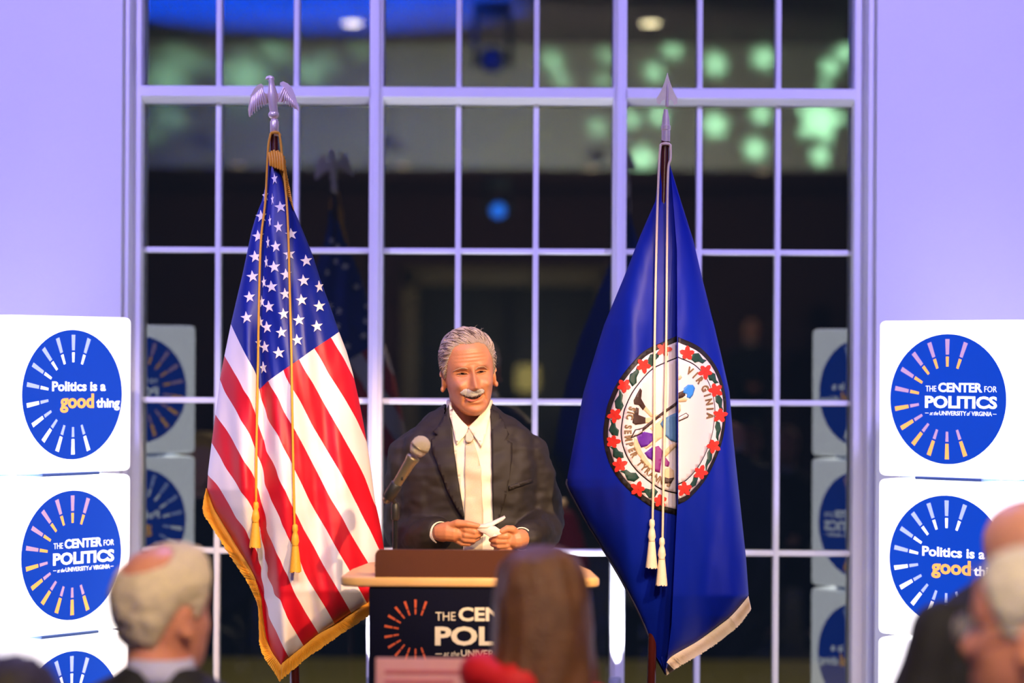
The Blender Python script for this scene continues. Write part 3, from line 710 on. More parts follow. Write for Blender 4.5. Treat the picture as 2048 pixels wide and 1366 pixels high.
feathers([((430-22*k, 300+20*k), (505-38*k, 540+30*k), .0030) for k in range(8)]+[((780+20*k, 290+30*k), (700+44*k, 490+22*k), .0030) for k in range(8)])

# --- the blue flag with the seal
VA_L = [(1320, 312), (1310.5, 402), (1280.6, 471), (1248, 554), (1208, 650), (1177, 750), (1167, 784), (1149, 877), (1134, 957), (1136, 975), (1172, 1042), (1213, 1109), (1249.5, 1171), (1286, 1244), (1311.5, 1311), (1330, 1345)]
VA_R = [(1334, 312), (1341, 333), (1359, 393), (1386.6, 480), (1405, 559), (1430, 655), (1451, 748), (1459, 784), (1466.5, 877), (1482, 1022), (1492, 1115), (1497.5, 1192), (1461, 1233.5), (1399, 1280), (1340, 1316), (1331, 1345)]
CR = lambda y: float(np.interp(y, [300, 500, 1000, 1250, 1345], [1338, 1354, 1355, 1343, 1331]))
def va_fold(x, y, q, w, side=None):
    t = min(1, max(0, (y-320)/330)); e = x-CR(y)
    right = e > 0 if side is None else side
    f = (.030*math.exp(-max(e, 0)/40)+.004 if right else -.028*math.exp(min(e, 0)/30))*t
    f += .012*t*math.sin(x*.045+y*.003)*(1-q*q)-.014*t*math.exp(-((e-66)/26)**2)+.016*t*math.exp(-((e+92)/34)**2)
    return f+.0025*noise.noise(Vector((x*.05, y*.015, 9)))
va = Drape(VA_L, VA_R, 314, 1344.5, FD, .50, va_fold)
def va_depth(x, y, side):
    a, b = va.L(y), va.R(y); w = (b-a)/690/2; q = va.uv(x, y); return FD-va.bulge*w*(1-abs(q)**2.2)**.6-va_fold(x, y, q, w, side)
def panel(side, nx=44, ny=220):
    V, T_ = [], []
    for y in np.linspace(va.y0, va.y1, ny):
        c = min(max(CR(y), va.L(y)), va.R(y)); a, b = (c, va.R(y)) if side else (va.L(y), min(c+7, va.R(y)))
        for i in range(nx+1):
            x = a+(b-a)*i/nx; V.append(W(x, y, va_depth(x, y, side)))
    for j in range(ny-1):
        for i in range(nx): k = j*(nx+1)+i; T_.append((k, k+1, k+nx+2, k+nx+1))
    return V, T_
P, T = va.grid(40, 160); VB_ = [W(x, y, va.back(x, y)) for x, y in P]
vt, vb = W(1330, 285, FD), W(1303, 1366, FD); pd = vb-vt; vp = vt+pd*((0-vt.z)/pd.z)
vaf = thing('state_flag', (vp.x, vp.y, 0), 'deep blue flag with a round seal and cream fringe, right of the speaker', 'flag')
obj('pole', tube([vp+Vector((0, 0, .04)), vt], .0125, 16), M_POLE, vaf); pole_base(vp, vaf)
M_VBLUE = mat('deep blue nylon', lin(0, 26, 142), .5, var=.06, scale=20, bump=.03, bscale=300, spec=.25)
cloth = obj('cloth', join(panel(False), panel(True), (VB_, T)), M_VBLUE, vaf)
M_HEM = mat('dark stitched hem', lin(22, 20, 50), .7)
obj('hem', tube([W(x, y, va.depth(x, y)-.002) for x, y in spline([(1134, 960), (1136, 976), (1172, 1042), (1213, 1109), (1249.5, 1171), (1286, 1244), (1311.5, 1311), (1331, 1347)], 60)], .004, 6), M_HEM, vaf)
fringe('fringe', [(1331, 1343), (1340, 1316), (1399, 1280), (1461, 1233), (1497, 1192)], [(1332, 1352), (1360, 1333), (1420, 1297), (1474, 1255), (1503, 1219)], va, M_CRM, vaf, 150)
cord([(1321, 290), (1318, 330), (1313, 480), (1309, 700), (1308, 900), (1305, 1040)], va, M_CRM, vaf, .0034); cord([(1341, 290), (1341, 318), (1336, 345), (1334, 480), (1332, 700), (1328, 900), (1325, 1078)], va, M_CRM, vaf, .0034)
obj('cord_wrap', tube([W(1321, 292, FD), W(1324, 288, FD-.018), W(1331, 287, FD-.022), W(1338, 288, FD-.018), W(1341, 292, FD)], .0042, 8), M_CRM, vaf)
tassel(1303, 1038, 1137, va.depth(1303, 1090)-.022, M_CRM, vaf, 1); tassel(1323, 1075, 1172, va.depth(1323, 1120)-.026, M_CRM, vaf, 1)
sz = lambda x, y, d=0: W(1200+x*.293, y*.293, FD+d)
blade = [(460, 495), (478, 560), (505, 630), (530, 675), (528, 705), (505, 718), (498, 690), (480, 680), (465, 690), (452, 690), (440, 680), (422, 690), (408, 714), (385, 700), (384, 675), (415, 625), (440, 560)]
spear = obj('spear_finial', join(prism(blade, lambda p, k: tuple(sz(p[0], p[1], (-.003 if k == 0 else .003))), 0), tube([sz(461, 500), sz(460, 600), sz(457, 720)], [.001, .0045, .0055], 10),
     lathe([(.0125, -.032), (.0125, 0), (.0138, .002), (.0138, .013), (.0115, .015), (.0105, .03), (.0065, .055), (.006, .06)], sz(449, 890), 18)), M_SILV, vaf, False)
# the seal on the blue flag, in two halves either side of the fold
def va_surf(side):
    def f(x, y):
        e = 1.5; p = W(x, y, va_depth(x, y, side)); a = W(x+e, y, va_depth(x+e, y, side)); b = W(x, y-e, va_depth(x, y-e, side))
        n = (a-p).cross(b-p); n = n if n.y < 0 else -n
        return p, (n.normalized()+Vector((0, -1, 0))*.6).normalized()
    return f
SL = [(1354, 672), (1318, 687), (1282, 707), (1240, 757), (1219, 800), (1212, 827), (1207, 877), (1220.6, 930), (1251, 974), (1301, 1013), (1328, 1024), (1354, 1030)]
SR = [(1356, 674), (1401, 696), (1434.6, 738), (1451, 793), (1451, 841), (1440, 896), (1412, 957), (1379, 996), (1356, 1009)]
SL, SR = [tuple(p) for p in spline(SL, 60)], [tuple(p) for p in spline(SR, 50)]
CL, CRT = (1354.5, 851.), (1355.5, 842.)
def polar(side):
    pl, c = (SR, CRT) if side else (SL, CL)
    an = [math.atan2(p[1]-c[1], p[0]-c[0]) % (2*PI) if not side else math.atan2(p[1]-c[1], p[0]-c[0]) for p in pl]; rr = [math.hypot(p[0]-c[0], p[1]-c[1]) for p in pl]
    o = np.argsort(an); an = np.array(an)[o]; rr = np.array(rr)[o]
    def f(rho, phi): r = float(np.interp(phi, an, rr))*rho; return c[0]+r*math.cos(phi), c[1]+r*math.sin(phi)
    return f
M_SBLK = mat('black seal outline', lin(18, 8, 10), .6); M_SWHT = mat('white seal ground', lin(222, 208, 210), .55, var=.02); M_SRED = mat('red seal flower', lin(205, 44, 30), .55, var=.15, scale=80)
M_SGRN = mat('green seal leaf', lin(22, 62, 50), .6, var=.2, scale=80); M_SBRN = mat('bronze seal lettering', lin(125, 95, 60), .5); M_SSKN = mat('tan seal figure', lin(225, 190, 150), .6)
M_SDRK = mat('brown seal sandal', lin(58, 34, 28), .6); M_SBLU = mat('blue seal tunic', lin(80, 128, 176), .55, var=.12, scale=120); M_SHLM = mat('blue seal helmet', lin(50, 130, 220), .5); M_SPUR = mat('purple seal robe', lin(92, 28, 150), .55, var=.2, scale=100); M_SMAG = mat('magenta seal dress', lin(128, 36, 120), .55, var=.12, scale=100)
seal = None
for side in (False, True):
    pl, c = (SR, CRT) if side else (SL, CL); sf = va_surf(side)
    lim = (lambda p: (max(p[0], 1355.6), p[1])) if side else (lambda p: (min(p[0], 1354.4), p[1]))
    sc = lambda k: [lim((c[0]+(x-c[0])*k, c[1]+(y-c[1])*k)) for x, y in pl]
    half = decal('seal', sc(1), sf, M_SBLK, vaf, .0010, .0004, 9)
    decal('wreath_ground', sc(.935), sf, M_SWHT, half, .0016, .0004, 9); decal('inner_outline', sc(.765), sf, M_SBLK, half, .0022, .0004, 9); decal('inner_ground', sc(.75), sf, M_SWHT, half, .0028, .0004, 9)
    pf_ = polar(side); F_ = ([(1374, 704), (1411, 741), (1432, 779), (1441, 830), (1428, 893), (1401, 948), (1368, 981)] if side else [(1327, 695), (1285, 728), (1246, 770), (1227, 830), (1223, 884), (1237, 932), (1273, 981), (1319, 1005)])
    rnd = random.Random(5+side)
    fl_ang = [math.atan2(y-c[1], x-c[0]) % (2*PI) if not side else math.atan2(y-c[1], x-c[0]) for x, y in F_]
    for a0, a1 in zip(sorted(fl_ang), sorted(fl_ang)[1:]):
        am = (a0+a1)/2; da = (a1-a0)*.33
        leaf = [pf_(.80, am-da), pf_(.88, am-da*.8), pf_(.925, am-da*.2), pf_(.90, am+da*.5), pf_(.93, am+da), pf_(.85, am+da*.7), pf_(.83, am+da*.1), pf_(.785, am-da*.3)]
        decal('leaf', [lim(p) for p in leaf], sf, M_SGRN, half, .0022, .0004, 7)
    for fx, fy_ in F_:
        fx, fy_ = c[0]+(fx-c[0])*.975, c[1]+(fy_-c[1])*.975
        a0 = rnd.uniform(0, 6); pts = []
        for k in range(5):
            a = a0+k*2*PI/5; u = (math.cos(a), math.sin(a)); w_ = (-u[1], u[0]); r = 15.5*rnd.uniform(.85, 1.1)
            pet = [(fx+u[0]*r*t+w_[0]*q, fy_+u[1]*r*t+w_[1]*q) for t, q in ((.02, -1.2), (.45, -4.8), (.8, -3.8), (1, 0), (.8, 3.8), (.45, 4.8), (.02, 1.2))]
            cl = [lim(p) for p in pet]
            if abs(sum(p[0]*q[1]-q[0]*p[1] for p, q in zip(cl, cl[1:]+cl[:1]))) > 20: decal('petal', cl, sf, M_SRED, half, .0030+.0002*k, .0006, 7, False)
    # lettering round the rim
    word, a0, a1, rho, sg = (('VIRGINIA', -1.44, -.02, .655, 1) if side else ('SIC SEMPER TYRANNIS', math.radians(204), math.radians(96), .665, -1))
    arc = [pf_(rho, a) for a in np.linspace(a0, a1, 200)]; cl = np.concatenate([[0], np.cumsum([math.dist(p, q) for p, q in zip(arc, arc[1:])])]); n = len(word)
    wid = [.45 if ch in 'I' else .75 if ch == ' ' else 1.15 if ch == 'M' else .9 for ch in word]; pos = (np.cumsum(wid)-np.array(wid)/2)/sum(wid)*cl[-1]
    for ch, q in zip(word, pos):
        if ch == ' ': continue
        i = min(len(arc)-2, int(np.searchsorted(cl, q))); p = arc[i]; tx, ty = arc[i+1][0]-arc[i][0], arc[i+1][1]-arc[i][1]; l = math.hypot(tx, ty); tx, ty = tx/l, ty/l
        ux_, uy_ = (ty, -tx)                                    # letter tops: left of the reading direction in the picture
        v, f = text_mesh(ch, 1., .045); xs_ = [a[0] for a in v]; mx = (min(xs_)+max(xs_))/2; h = 17 if side else 15.5
        pp = [(p[0]+tx*(a-mx)*h*.92+ux_*(b-.36)*h*1.15, p[1]+ty*(a-mx)*h*.92+uy_*(b-.36)*h*1.15) for a, b in v]
        def fn(x, y, t, sf=sf): s0 = sf(*lim((x, y))); return s0[0]+s0[1]*(.0052+t)
        obj('lettering', plate((pp, f), fn, .0006), M_SBRN, half, False)
    z5 = lambda P_: [lim((1200+x*.2707, 670+y*.2709)) for x, y in P_]; z8 = lambda P_: [lim((1190+x*.278, 660+y*.278)) for x, y in P_]
    if not side:
        fig = [('leg', [(310, 545), (335, 525), (385, 585), (450, 592), (450, 612), (395, 615), (370, 605)], M_SSKN), ('leg', [(325, 612), (400, 604), (420, 625), (395, 645), (330, 652)], M_SSKN),
               ('thigh', [(365, 690), (430, 640), (472, 610), (490, 660), (470, 720), (478, 745), (400, 800), (338, 842), (322, 832), (385, 770), (400, 720)], M_SSKN),
               ('sandal', [(293, 394), (306, 410), (300, 470), (333, 528), (314, 556), (284, 518), (250, 512), (246, 484), (275, 425)], M_SDRK), ('sandal', [(264, 534), (283, 542), (280, 590), (332, 610), (332, 652), (262, 663), (238, 650), (244, 585)], M_SDRK),
               ('fallen_arm', [(250, 758), (272, 772), (300, 850), (335, 905), (390, 975), (440, 1010), (395, 1005), (330, 955), (275, 880), (245, 815)], M_SSKN),
               ('robe', [(268, 748), (320, 714), (385, 728), (387, 780), (345, 820), (300, 832), (280, 790)], M_SPUR), ('dress', [(335, 875), (385, 830), (430, 818), (463, 858), (452, 930), (442, 1016), (400, 1005), (385, 930)], M_SMAG),
               ('sash', [(326, 870), (384, 828), (386, 924), (352, 908)], M_SPUR), ('sleeve', [(480, 898), (512, 942), (505, 972), (480, 965), (470, 930)], M_SMAG),
               ('arm', [(577, 792), (577, 815), (545, 832), (505, 880), (480, 902), (468, 890), (470, 862), (520, 808)], M_SSKN), ('face', [(485, 985), (515, 978), (540, 1000), (545, 1060), (520, 1075), (472, 1060), (478, 1010)], M_SSKN), ('hair', [(470, 1046), (505, 1058), (542, 1052), (522, 1097), (475, 1092)], M_SDRK),
               ('tunic', [(577, 568), (520, 592), (470, 618), (444, 655), (464, 690), (480, 738), (525, 780), (577, 792)], M_SBLU),
               ('spear_shaft', [(577, 486), (577, 508), (440, 606), (314, 708), (302, 690), (430, 590)], M_SDRK), ('spear_outline', [(312, 684), (306, 724), (222, 764), (254, 698)], M_SDRK), ('spear_head', [(306, 692), (301, 718), (236, 754), (260, 705)], M_SWHT)]
        conv = z5
    else:
        fig = [('hand', [(598, 336), (614, 324), (624, 342), (612, 358), (598, 362)], M_SSKN), ('hair', [(598, 452), (640, 432), (648, 470), (628, 486), (598, 498)], M_SDRK), ('face', [(598, 496), (640, 484), (664, 498), (650, 516), (598, 520)], M_SSKN),
               ('helmet', [(630, 452), (636, 418), (664, 394), (700, 394), (715, 420), (700, 470), (680, 494), (656, 484), (660, 462)], M_SHLM), ('shoulder', [(598, 525), (612, 540), (614, 580), (598, 600)], M_SSKN),
               ('sword_outline', [(598, 624), (652, 596), (670, 612), (664, 630), (598, 660)], M_SDRK), ('sword', [(598, 630), (650, 602), (664, 614), (658, 626), (598, 652)], M_SWHT)]
        conv = z8
    for k, (nm, P_, m_) in enumerate(fig): decal(nm, conv(P_), sf, m_, half, .0030+.00022*k, .0006, 7)
for ux_ in (752, 1236):
    q_ = W(ux_-6, 1356, 7.93)
    t = thing('mullion_uplight', (q_.x, 7.93, q_.z-.045), 'small grey uplight at the foot of the '+('left' if ux_ < 1000 else 'right')+' white mullion', 'light fixture')
    obj('can', lathe([(.018, 0), (.021, .004), (.021, .05), (.017, .052), (.016, .045)], (q_.x, 7.93, q_.z-.05), 20), mat('grey fixture enamel', (.25, .27, .3), .4), t)
    obj('clamp', rbox(q_.x-.012, q_.x+.012, 7.945, 7.972, q_.z-.045, q_.z-.01, .003), MATS['grey fixture enamel'], t)

# ------------------------------------------------------------------ people
HZ = [-.122, -.118, -.105, -.085, -.06, -.03, 0, .04, .075, .10, .115, .122, .125]
HW = [.010, .024, .041, .053, .061, .067, .0715, .0745, .070, .056, .038, .020, .004]
HF = [.060, .074, .087, .089, .089, .089, .086, .090, .084, .066, .045, .022, .004]
HB = [-.045, -.025, .0, .040, .066, .083, .094, .102, .096, .078, .054, .028, .004]
def head_grid(detail=1., nz=150, nt=144, smile=0.):
    """head facing -y, chin to crown along z; returns (V[nz,nt,3], faces)"""
    z = np.concatenate([np.linspace(-.122, -.110, 14, endpoint=False), np.linspace(-.110, .105, nz-34, endpoint=False), .105+.02*np.sin(np.linspace(0, 1, 20)*PI/2)])
    w = np.interp(z, HZ, HW); f = np.interp(z, HZ, HF); b = np.interp(z, HZ, HB); k = np.ones(9)/9
    sm = lambda a: np.convolve(np.pad(a, 4, 'edge'), k, 'valid')
    w, f, b = sm(w), sm(f), sm(b); w[-1] = f[-1] = b[-1] = .001; w[0] = .004
    th = np.linspace(0, 2*PI, nt, endpoint=False); c, s = np.cos(th)[None], np.sin(th)[None]
    e = .88; sx = np.sign(c)*np.abs(c)**e; sy = np.sign(s)*np.abs(s)**e
    yc = ((b-f)/2)[:, None]*.35; X = w[:, None]*sx; Y = np.where(s < 0, yc+(f[:, None]+yc)*sy, yc+(b[:, None]-yc)*sy)
    Z = np.repeat(z[:, None], nt, 1); ax = np.abs(X); fr = np.clip(-s*2.2, 0, 1)*np.ones_like(X); g = lambda u, m, q: np.exp(-((u-m)/q)**2)
    nh = np.interp(Z, [-.054, -.048, -.043, -.037, -.030, -.012, .006, .018, .03], [0, .006, .017, .0245, .0235, .0145, .0075, .003, 0]); nw = np.interp(Z, [-.05, -.04, -.03, 0, .02], [.0135, .0125, .0105, .0075, .009])
    D = 1.12*nh*np.exp(-(np.abs(X)/nw)**2.2)
    D += .0055*g(ax, .0135, .0055)*g(Z, -.042, .006)                                              # nostril wings
    D += .0052*g(Z, .025, .008)*g(ax, .031, .015)-.0145*g(ax, .030, .015)*g(Z, .005, .0105)+.0062*g(ax, .031, .010)*g(Z, .002, .0062)-.004*g(ax, .010, .006)*g(Z, .006, .01)
    D += (.007+.0055*smile)*g(ax, .044, .016)*g(Z, -.030, .016)-.003*g(ax, .034, .010)*g(Z, -.011, .004)
    fold = .020+.30*(-.040-Z); D -= (.0025+.0045*smile)*np.exp(-((ax-fold)/.0040)**2)*np.clip((-.036-Z)/.01, 0, 1)*np.clip((Z+.088)/.012, 0, 1)
    mz = -.069+smile*.010*(X/.03)**2; D += .004*g(X, 0, .026)*np.exp(-((Z-mz-.008)/.006)**2)+.005*g(X, 0, .022)*np.exp(-((Z-mz+.011)/.006)**2)-(.004+.008*smile)*np.exp(-(X/.025)**4)*np.exp(-((Z-mz)/.0042)**2)
    D += .007*g(X, 0, .020)*g(Z, -.104, .012)-.003*g(X, 0, .024)*g(Z, -.090, .006)-.0011*np.sin((Z-.045)*620)*g(Z, .050, .016)*g(X, 0, .045)
    Y = Y-detail*D*fr
    V = np.stack([X, Y, Z], -1); n = V.shape[0]; Fc = []
    for j in range(n-1):
        for i in range(nt):
            i2 = (i+1) % nt; Fc.append((j*nt+i, j*nt+i2, (j+1)*nt+i2, (j+1)*nt+i))
    Fc.append(tuple(reversed(range(nt)))); Fc.append(tuple(range((n-1)*nt, n*nt)))
    return V, Fc
def ear(s):
    R = Matrix.Rotation(s*.35, 3, 'Z') @ Matrix.Rotation(-.15, 3, 'X')
    c = Vector((s*.073, .012, -.018)); parts = [ellipsoid(c, (.006, .016, .028), 16, 10, R)]
    rim = [c+R @ Vector((s*.006, .0155*math.cos(a), .0275*math.sin(a))) for a in np.linspace(-1.9, 2.6, 16)]
    return parts+[tube(rim, [.0045]*15+[.003], 8), ellipsoid(c+R @ Vector((s*.004, -.006, -.024)), (.006, .008, .009), 12, 8)]
def xf(vf, M): return [M @ Vector(p) for p in vf[0]], vf[1]
def ring(cx, cy, z, a, b, n=40, e=.85, tilt=0.):
    return [(cx+a*math.copysign(abs(math.cos(t))**e, math.cos(t)), cy+b*math.copysign(abs(math.sin(t))**e, math.sin(t)), z+tilt*b*math.sin(t)) for t in np.linspace(0, 2*PI, n, endpoint=False)]
def wrinkle(vf, amp, sc, seed, stretch=(1, 1, 1)):
    V, Fc = vf; me = bpy.data.meshes.new('t'); me.from_pydata(V, [], Fc); me.update(); out = []
    for v in me.vertices:
        p = Vector((v.co.x*sc*stretch[0], v.co.y*sc*stretch[1], v.co.z*sc*stretch[2]+seed)); d = noise.noise(p)+.5*noise.noise(p*2.1)
        out.append(tuple(v.co+v.normal*(amp*d)))
    bpy.data.meshes.remove(me); return out, Fc
def hair_shell(V, mask, M, thick, seed, lump=.0035):
    """cap of hair over the part of the head where mask(x, y, z) > 0; thickness fades at the hairline"""
    n, nt, _ = V.shape; K = np.array([[mask(*V[j, i]) for i in range(nt)] for j in range(n)])
    cen = V.mean((0, 1))*0+np.array([0, .005, .01]); idx = {}; top, bot, Fc = [], [], []
    def vid(j, i):
        if (j, i) not in idx:
            p = V[j, i]; d = p-cen; d = d/np.linalg.norm(d); k = min(1, max(0, K[j, i])); q = Vector(p*70)+Vector((seed, 0, 0))
            comb = noise.noise(Vector((p[0]*55+seed, p[1]*25, p[2]*40)))+.5*noise.noise(Vector((p[0]*170, p[1]*60, p[2]*140+seed)))
            t = (thick*(.10+.90*k**.7)+lump*comb*k); idx[(j, i)] = len(top); top.append(p+d*t); bot.append(p-d*.004)
        return idx[(j, i)]
    for j in range(n-1):
        for i in range(nt):
            i2 = (i+1) % nt; q = [(j, i), (j, i2), (j+1, i2), (j+1, i)]
            if all(K[a] > 0 for a in q): Fc.append(tuple(vid(*a) for a in q))
    m = len(top); E = set()
    for q in Fc:
        for a, b in zip(q, q[1:]+q[:1]): E.add((a, b))
    F2 = list(Fc)+[tuple(i+m for i in reversed(q)) for q in Fc]+[(b, a, a+m, b+m) for a, b in E if (b, a) not in E]
    return [M @ Vector(p) for p in top+bot], F2
def skin(name, rgb, blush=.25):
    m = mat(name, rgb, .45, var=.16, scale=45, bump=.10, bscale=320, sub=.08); return m
def hand(P, fingers, thumb, palm):
    """palm slab, four fingers and thumb, every chain rooted inside the palm"""
    out = [tube([P(*q) for q in palm[0]], palm[1], 14)]
    for ch, r in fingers: out.append(tube([P(*q) for q in ch], r, 10))
    out.append(tube([P(*q) for q in thumb[0]], thumb[1], 10)); return out

# --- the speaker
SK = skin('warm aged skin', lin(208, 140, 98))
TY = 7.0; tc = W(937, 870, TY).x
spk = thing('person', (tc, TY, 0), 'speaker in dark suit and pale tie with moustache, smiling behind the lectern', 'person')
HM = Matrix.Translation(W(937, 746, 6.955)) @ Matrix.Rotation(math.radians(-6), 4, 'Y') @ Matrix.Rotation(math.radians(10), 4, 'Z') @ Matrix.Rotation(math.radians(4), 4, 'X') @ Matrix.Scale(.985, 4)
HV, HFc = head_grid(1.25, smile=1.)
head = ([HM @ Vector(p) for p in HV.reshape(-1, 3)], HFc)
ears = [xf(e, HM) for s_ in (-1, 1) for e in ear(s_)]
zs_ = lambda py: W(937, py, TY).z
neck = tube([HM @ Vector((0, .022, -.04)), HM @ Vector((0, .026, -.10)), Vector((tc+.002, TY+.01, zs_(838))), Vector((tc, TY+.02, zs_(880)))], [.058, .058, .062, .075], 24)
trunk = loft([ring(tc, TY, z, a, b) for z, a, b in ((.80, .16, .11), (1.0, .165, .115), (1.2, .165, .11), (1.38, .17, .105), (1.48, .165, .09), (1.545, .12, .07), (1.575, .06, .05))])
# sleeves end at the cuffs, hands beyond
armL = [W(813, 905, TY), W(816, 985, TY+.02), W(812, 1060, TY+.015), W(845, 1072, 6.88), W(884, 1066, 6.79)]
armR = [W(1062, 905, TY), W(1067, 985, TY+.03), W(1082, 1048, TY+.02), W(1066, 1076, 6.88), W(1042, 1078, 6.79)]
PD = 6.76
P3 = lambda x, y, d: W(x, y, PD+d)
hl = hand(P3, [([(912, 1056, .005), (932, 1059, -.022), (950, 1064, -.026), (963, 1060, -.014)], [.0105, .0095, .0085, .0072]), ([(912, 1064, .008), (932, 1070, -.020), (951, 1072, -.022), (962, 1068, -.006)], [.0105, .0098, .0086, .0072]),
                   ([(911, 1072, .010), (930, 1079, -.014), (947, 1081, -.016), (957, 1076, .0)], [.010, .0092, .0082, .007]), ([(909, 1078, .012), (924, 1087, -.004), (938, 1088, -.006), (947, 1084, .006)], [.0092, .0082, .0074, .0064])],
          ([(898, 1053, -.004), (915, 1046, -.022), (936, 1048, -.030), (956, 1052, -.030)], [.0125, .0112, .0098, .0078]), ([(884, 1064, .012), (897, 1063, .004), (912, 1065, .0), (920, 1067, -.004)], [.026, .029, .027, .019]))
hr = hand(P3, [([(1026, 1071, .004), (1012, 1072, -.024), (998, 1072, -.026), (987, 1071, -.014)], [.0105, .0096, .0086, .0072]), ([(1027, 1079, .006), (1010, 1082, -.020), (994, 1082, -.022), (982, 1080, -.008)], [.0105, .0096, .0086, .0072]),
                   ([(1028, 1087, .008), (1011, 1091, -.014), (996, 1092, -.016), (985, 1089, -.002)], [.010, .0092, .0082, .007]), ([(1028, 1093, .012), (1014, 1099, -.006), (1001, 1100, -.008), (992, 1097, .002)], [.0092, .0084, .0074, .0064])],
          ([(1032, 1066, -.002), (1024, 1058, -.020), (1014, 1057, -.028), (1003, 1063, -.030)], [.0125, .0112, .0098, .0080]), ([(1042, 1078, .012), (1034, 1079, .004), (1026, 1080, .0), (1018, 1081, -.004)], [.025, .028, .026, .018]))
legs = [tube([(tc+s_*.09, TY, .88), (tc+s_*.10, TY-.01, .5), (tc+s_*.10, TY+.02, .10), (tc+s_*.11, TY-.10, .06)], [.085, .06, .045, .035], 14) for s_ in (-1, 1)]
body_vf = voxel([head, neck, trunk, *ears, *hl, *hr, *legs]+[tube([a_[0]+Vector((math.copysign(.03, tc-a_[0].x), 0, -.03))]+a_[1:], [.036, .040, .038, .034, .028], 14) for a_ in (armL, armR)], .0023, 1, .5)
body = obj('body', body_vf, SK, spk)
fs = ray_surf(body_vf)
# suit jacket: trunk and sleeves in one surface
J = [(.78, .205, .150), (.84, .208, .152), (1.0, .200, .142), (1.15, .194, .136), (1.28, .197, .134), (1.38, .203, .132), (1.46, .206, .124), (1.515, .203, .112), (1.545, .193, .100), (1.568, .172, .090), (1.59, .138, .080), (1.612, .104, .074), (1.630, .082, .070), (1.640, .070, .066)]
SV = [.056, .065, .068, .064, .056, .050]
def sleeve(a_): 
    pts = [a_[0]+Vector((0, 0, -.004)), a_[0].lerp(a_[1], .6), a_[1].lerp(a_[2], .6), a_[2], a_[3], a_[4].lerp(a_[3], .34)]
    S = spline([(*p, r) for p, r in zip(pts, SV)], 22); return tube([s_[:3] for s_ in S], [s_[3] for s_ in S], 20)
jv = voxel([loft([ring(tc, TY+.01*(z < 1.2), z, a, b) for z, a, b in J]), sleeve(armL), sleeve(armR)], .0055, 5)
jv = wrinkle(jv, .010, 9, 2.3, (1, 1, .8)); jv = wrinkle(jv, .0062, 22, 7.1, (.7, .7, 1.2))
M_SUIT = mat('dark wool suiting', lin(32, 25, 17), .68, var=.14, scale=500, bump=.12, bscale=900)
js = ray_surf(jv)
def neck_open(f):
    c = sum((Vector(jv[0][i]) for i in f), Vector())/len(f); return c.y < TY+.03 and c.z > 1.545+1.0*abs(c.x-tc) and abs(c.x-tc) < .068
jacket = obj('jacket', (jv[0], [f for f in jv[1] if not neck_open(f)]), M_SUIT, spk)
z5 = lambda P_: [(740+x*.3513, 640+y*.3513) for x, y in P_]; z6 = lambda P_: [(840+x*.1463, 640+y*.1463) for x, y in P_]
M_SHIRT = mat('cream shirt cotton', lin(245, 232, 205), .7, var=.03, scale=40, bump=.05, bscale=300)
M_TIE = mat('silver patterned tie', lin(205, 190, 160), .45, var=.16, scale=420, bump=.1, bscale=700)
shirt = decal('shirt', z5([(452, 485), (500, 560), (560, 622), (630, 560), (676, 490), (690, 560), (693, 800), (698, 1000), (704, 1345), (528, 1345), (537, 1120), (506, 930), (480, 750), (462, 580)]), js, M_SHIRT, spk, .003, .002, 7)
decal('tie', z5([(546, 690), (590, 690), (612, 760), (632, 850), (637, 1000), (642, 1160), (640, 1345), (540, 1345), (538, 1150), (540, 1000), (540, 820)]), js, M_TIE, spk, .008, .003, 7)
decal('tie_knot', z5([(543, 655), (566, 628), (590, 660), (592, 685), (576, 704), (552, 704), (541, 690)]), js, M_TIE, spk, .014, .006, 5)
for P_ in ([(453, 474), (470, 505), (520, 570), (560, 618), (545, 655), (497, 716), (480, 640), (462, 560)], [(672, 474), (640, 530), (600, 575), (562, 618), (590, 655), (634, 728), (660, 640), (682, 540)]):
    decal('collar', z5(P_), js, M_SHIRT, spk, .012, .004, 6)
obj('collar_band', loft([ring(tc+.003, TY+.004, z, a, a*.95, 32, 1.) for z, a in ((1.615, .071), (1.628, .069), (1.648, .067), (1.652, .064), (1.630, .063))]), M_SHIRT, spk)
for P_ in ([(452, 492), (430, 545), (405, 598), (362, 640), (388, 656), (350, 686), (366, 760), (400, 860), (440, 962), (490, 1062), (532, 1128), (536, 1105), (506, 930), (480, 750), (464, 600)],
           [(680, 515), (722, 532), (760, 590), (788, 655), (768, 682), (807, 706), (803, 800), (792, 900), (772, 1000), (748, 1085), (722, 1168), (700, 1140), (697, 1000), (692, 800), (688, 650)]):
    decal('lapel', z5(P_), js, M_SUIT, jacket, .009, .005, 6)
decal('breast_pocket', z5([(788, 945), (920, 900), (924, 922), (792, 968)]), js, M_SUIT, jacket, .003, .003, 6)
for P_ in ([(494, 690), (500, 684), (506, 690), (500, 697)], [(622, 694), (628, 688), (634, 694), (628, 700)]): decal('button', z5(P_), js, mat('pearl button', lin(240, 230, 215), .3), shirt, .018, .002, 3)
for a_, dx in ((armL, 1), (armR, -1)):
    d_ = (a_[4]-a_[3]).normalized(); e_ = a_[4]; obj('shirt_cuff', lathe([(.031, -.045), (.034, -.02), (.0335, -.004), (.031, -.002), (.028, -.01)], e_, 24, d_), M_SHIRT, spk)
obj('trousers', voxel([loft([ring(tc, TY, z, a, b) for z, a, b in ((.76, .17, .13), (.9, .168, .125), (1.0, .165, .12))])]+[tube([(tc+s_*.09, TY, .84), (tc+s_*.10, TY-.01, .5), (tc+s_*.105, TY+.01, .07)], [.105, .085, .075], 16) for s_ in (-1, 1)], .010, 3), M_SUIT, spk)
M_SHOE = mat('black shoe leather', (.012, .011, .01), .25)
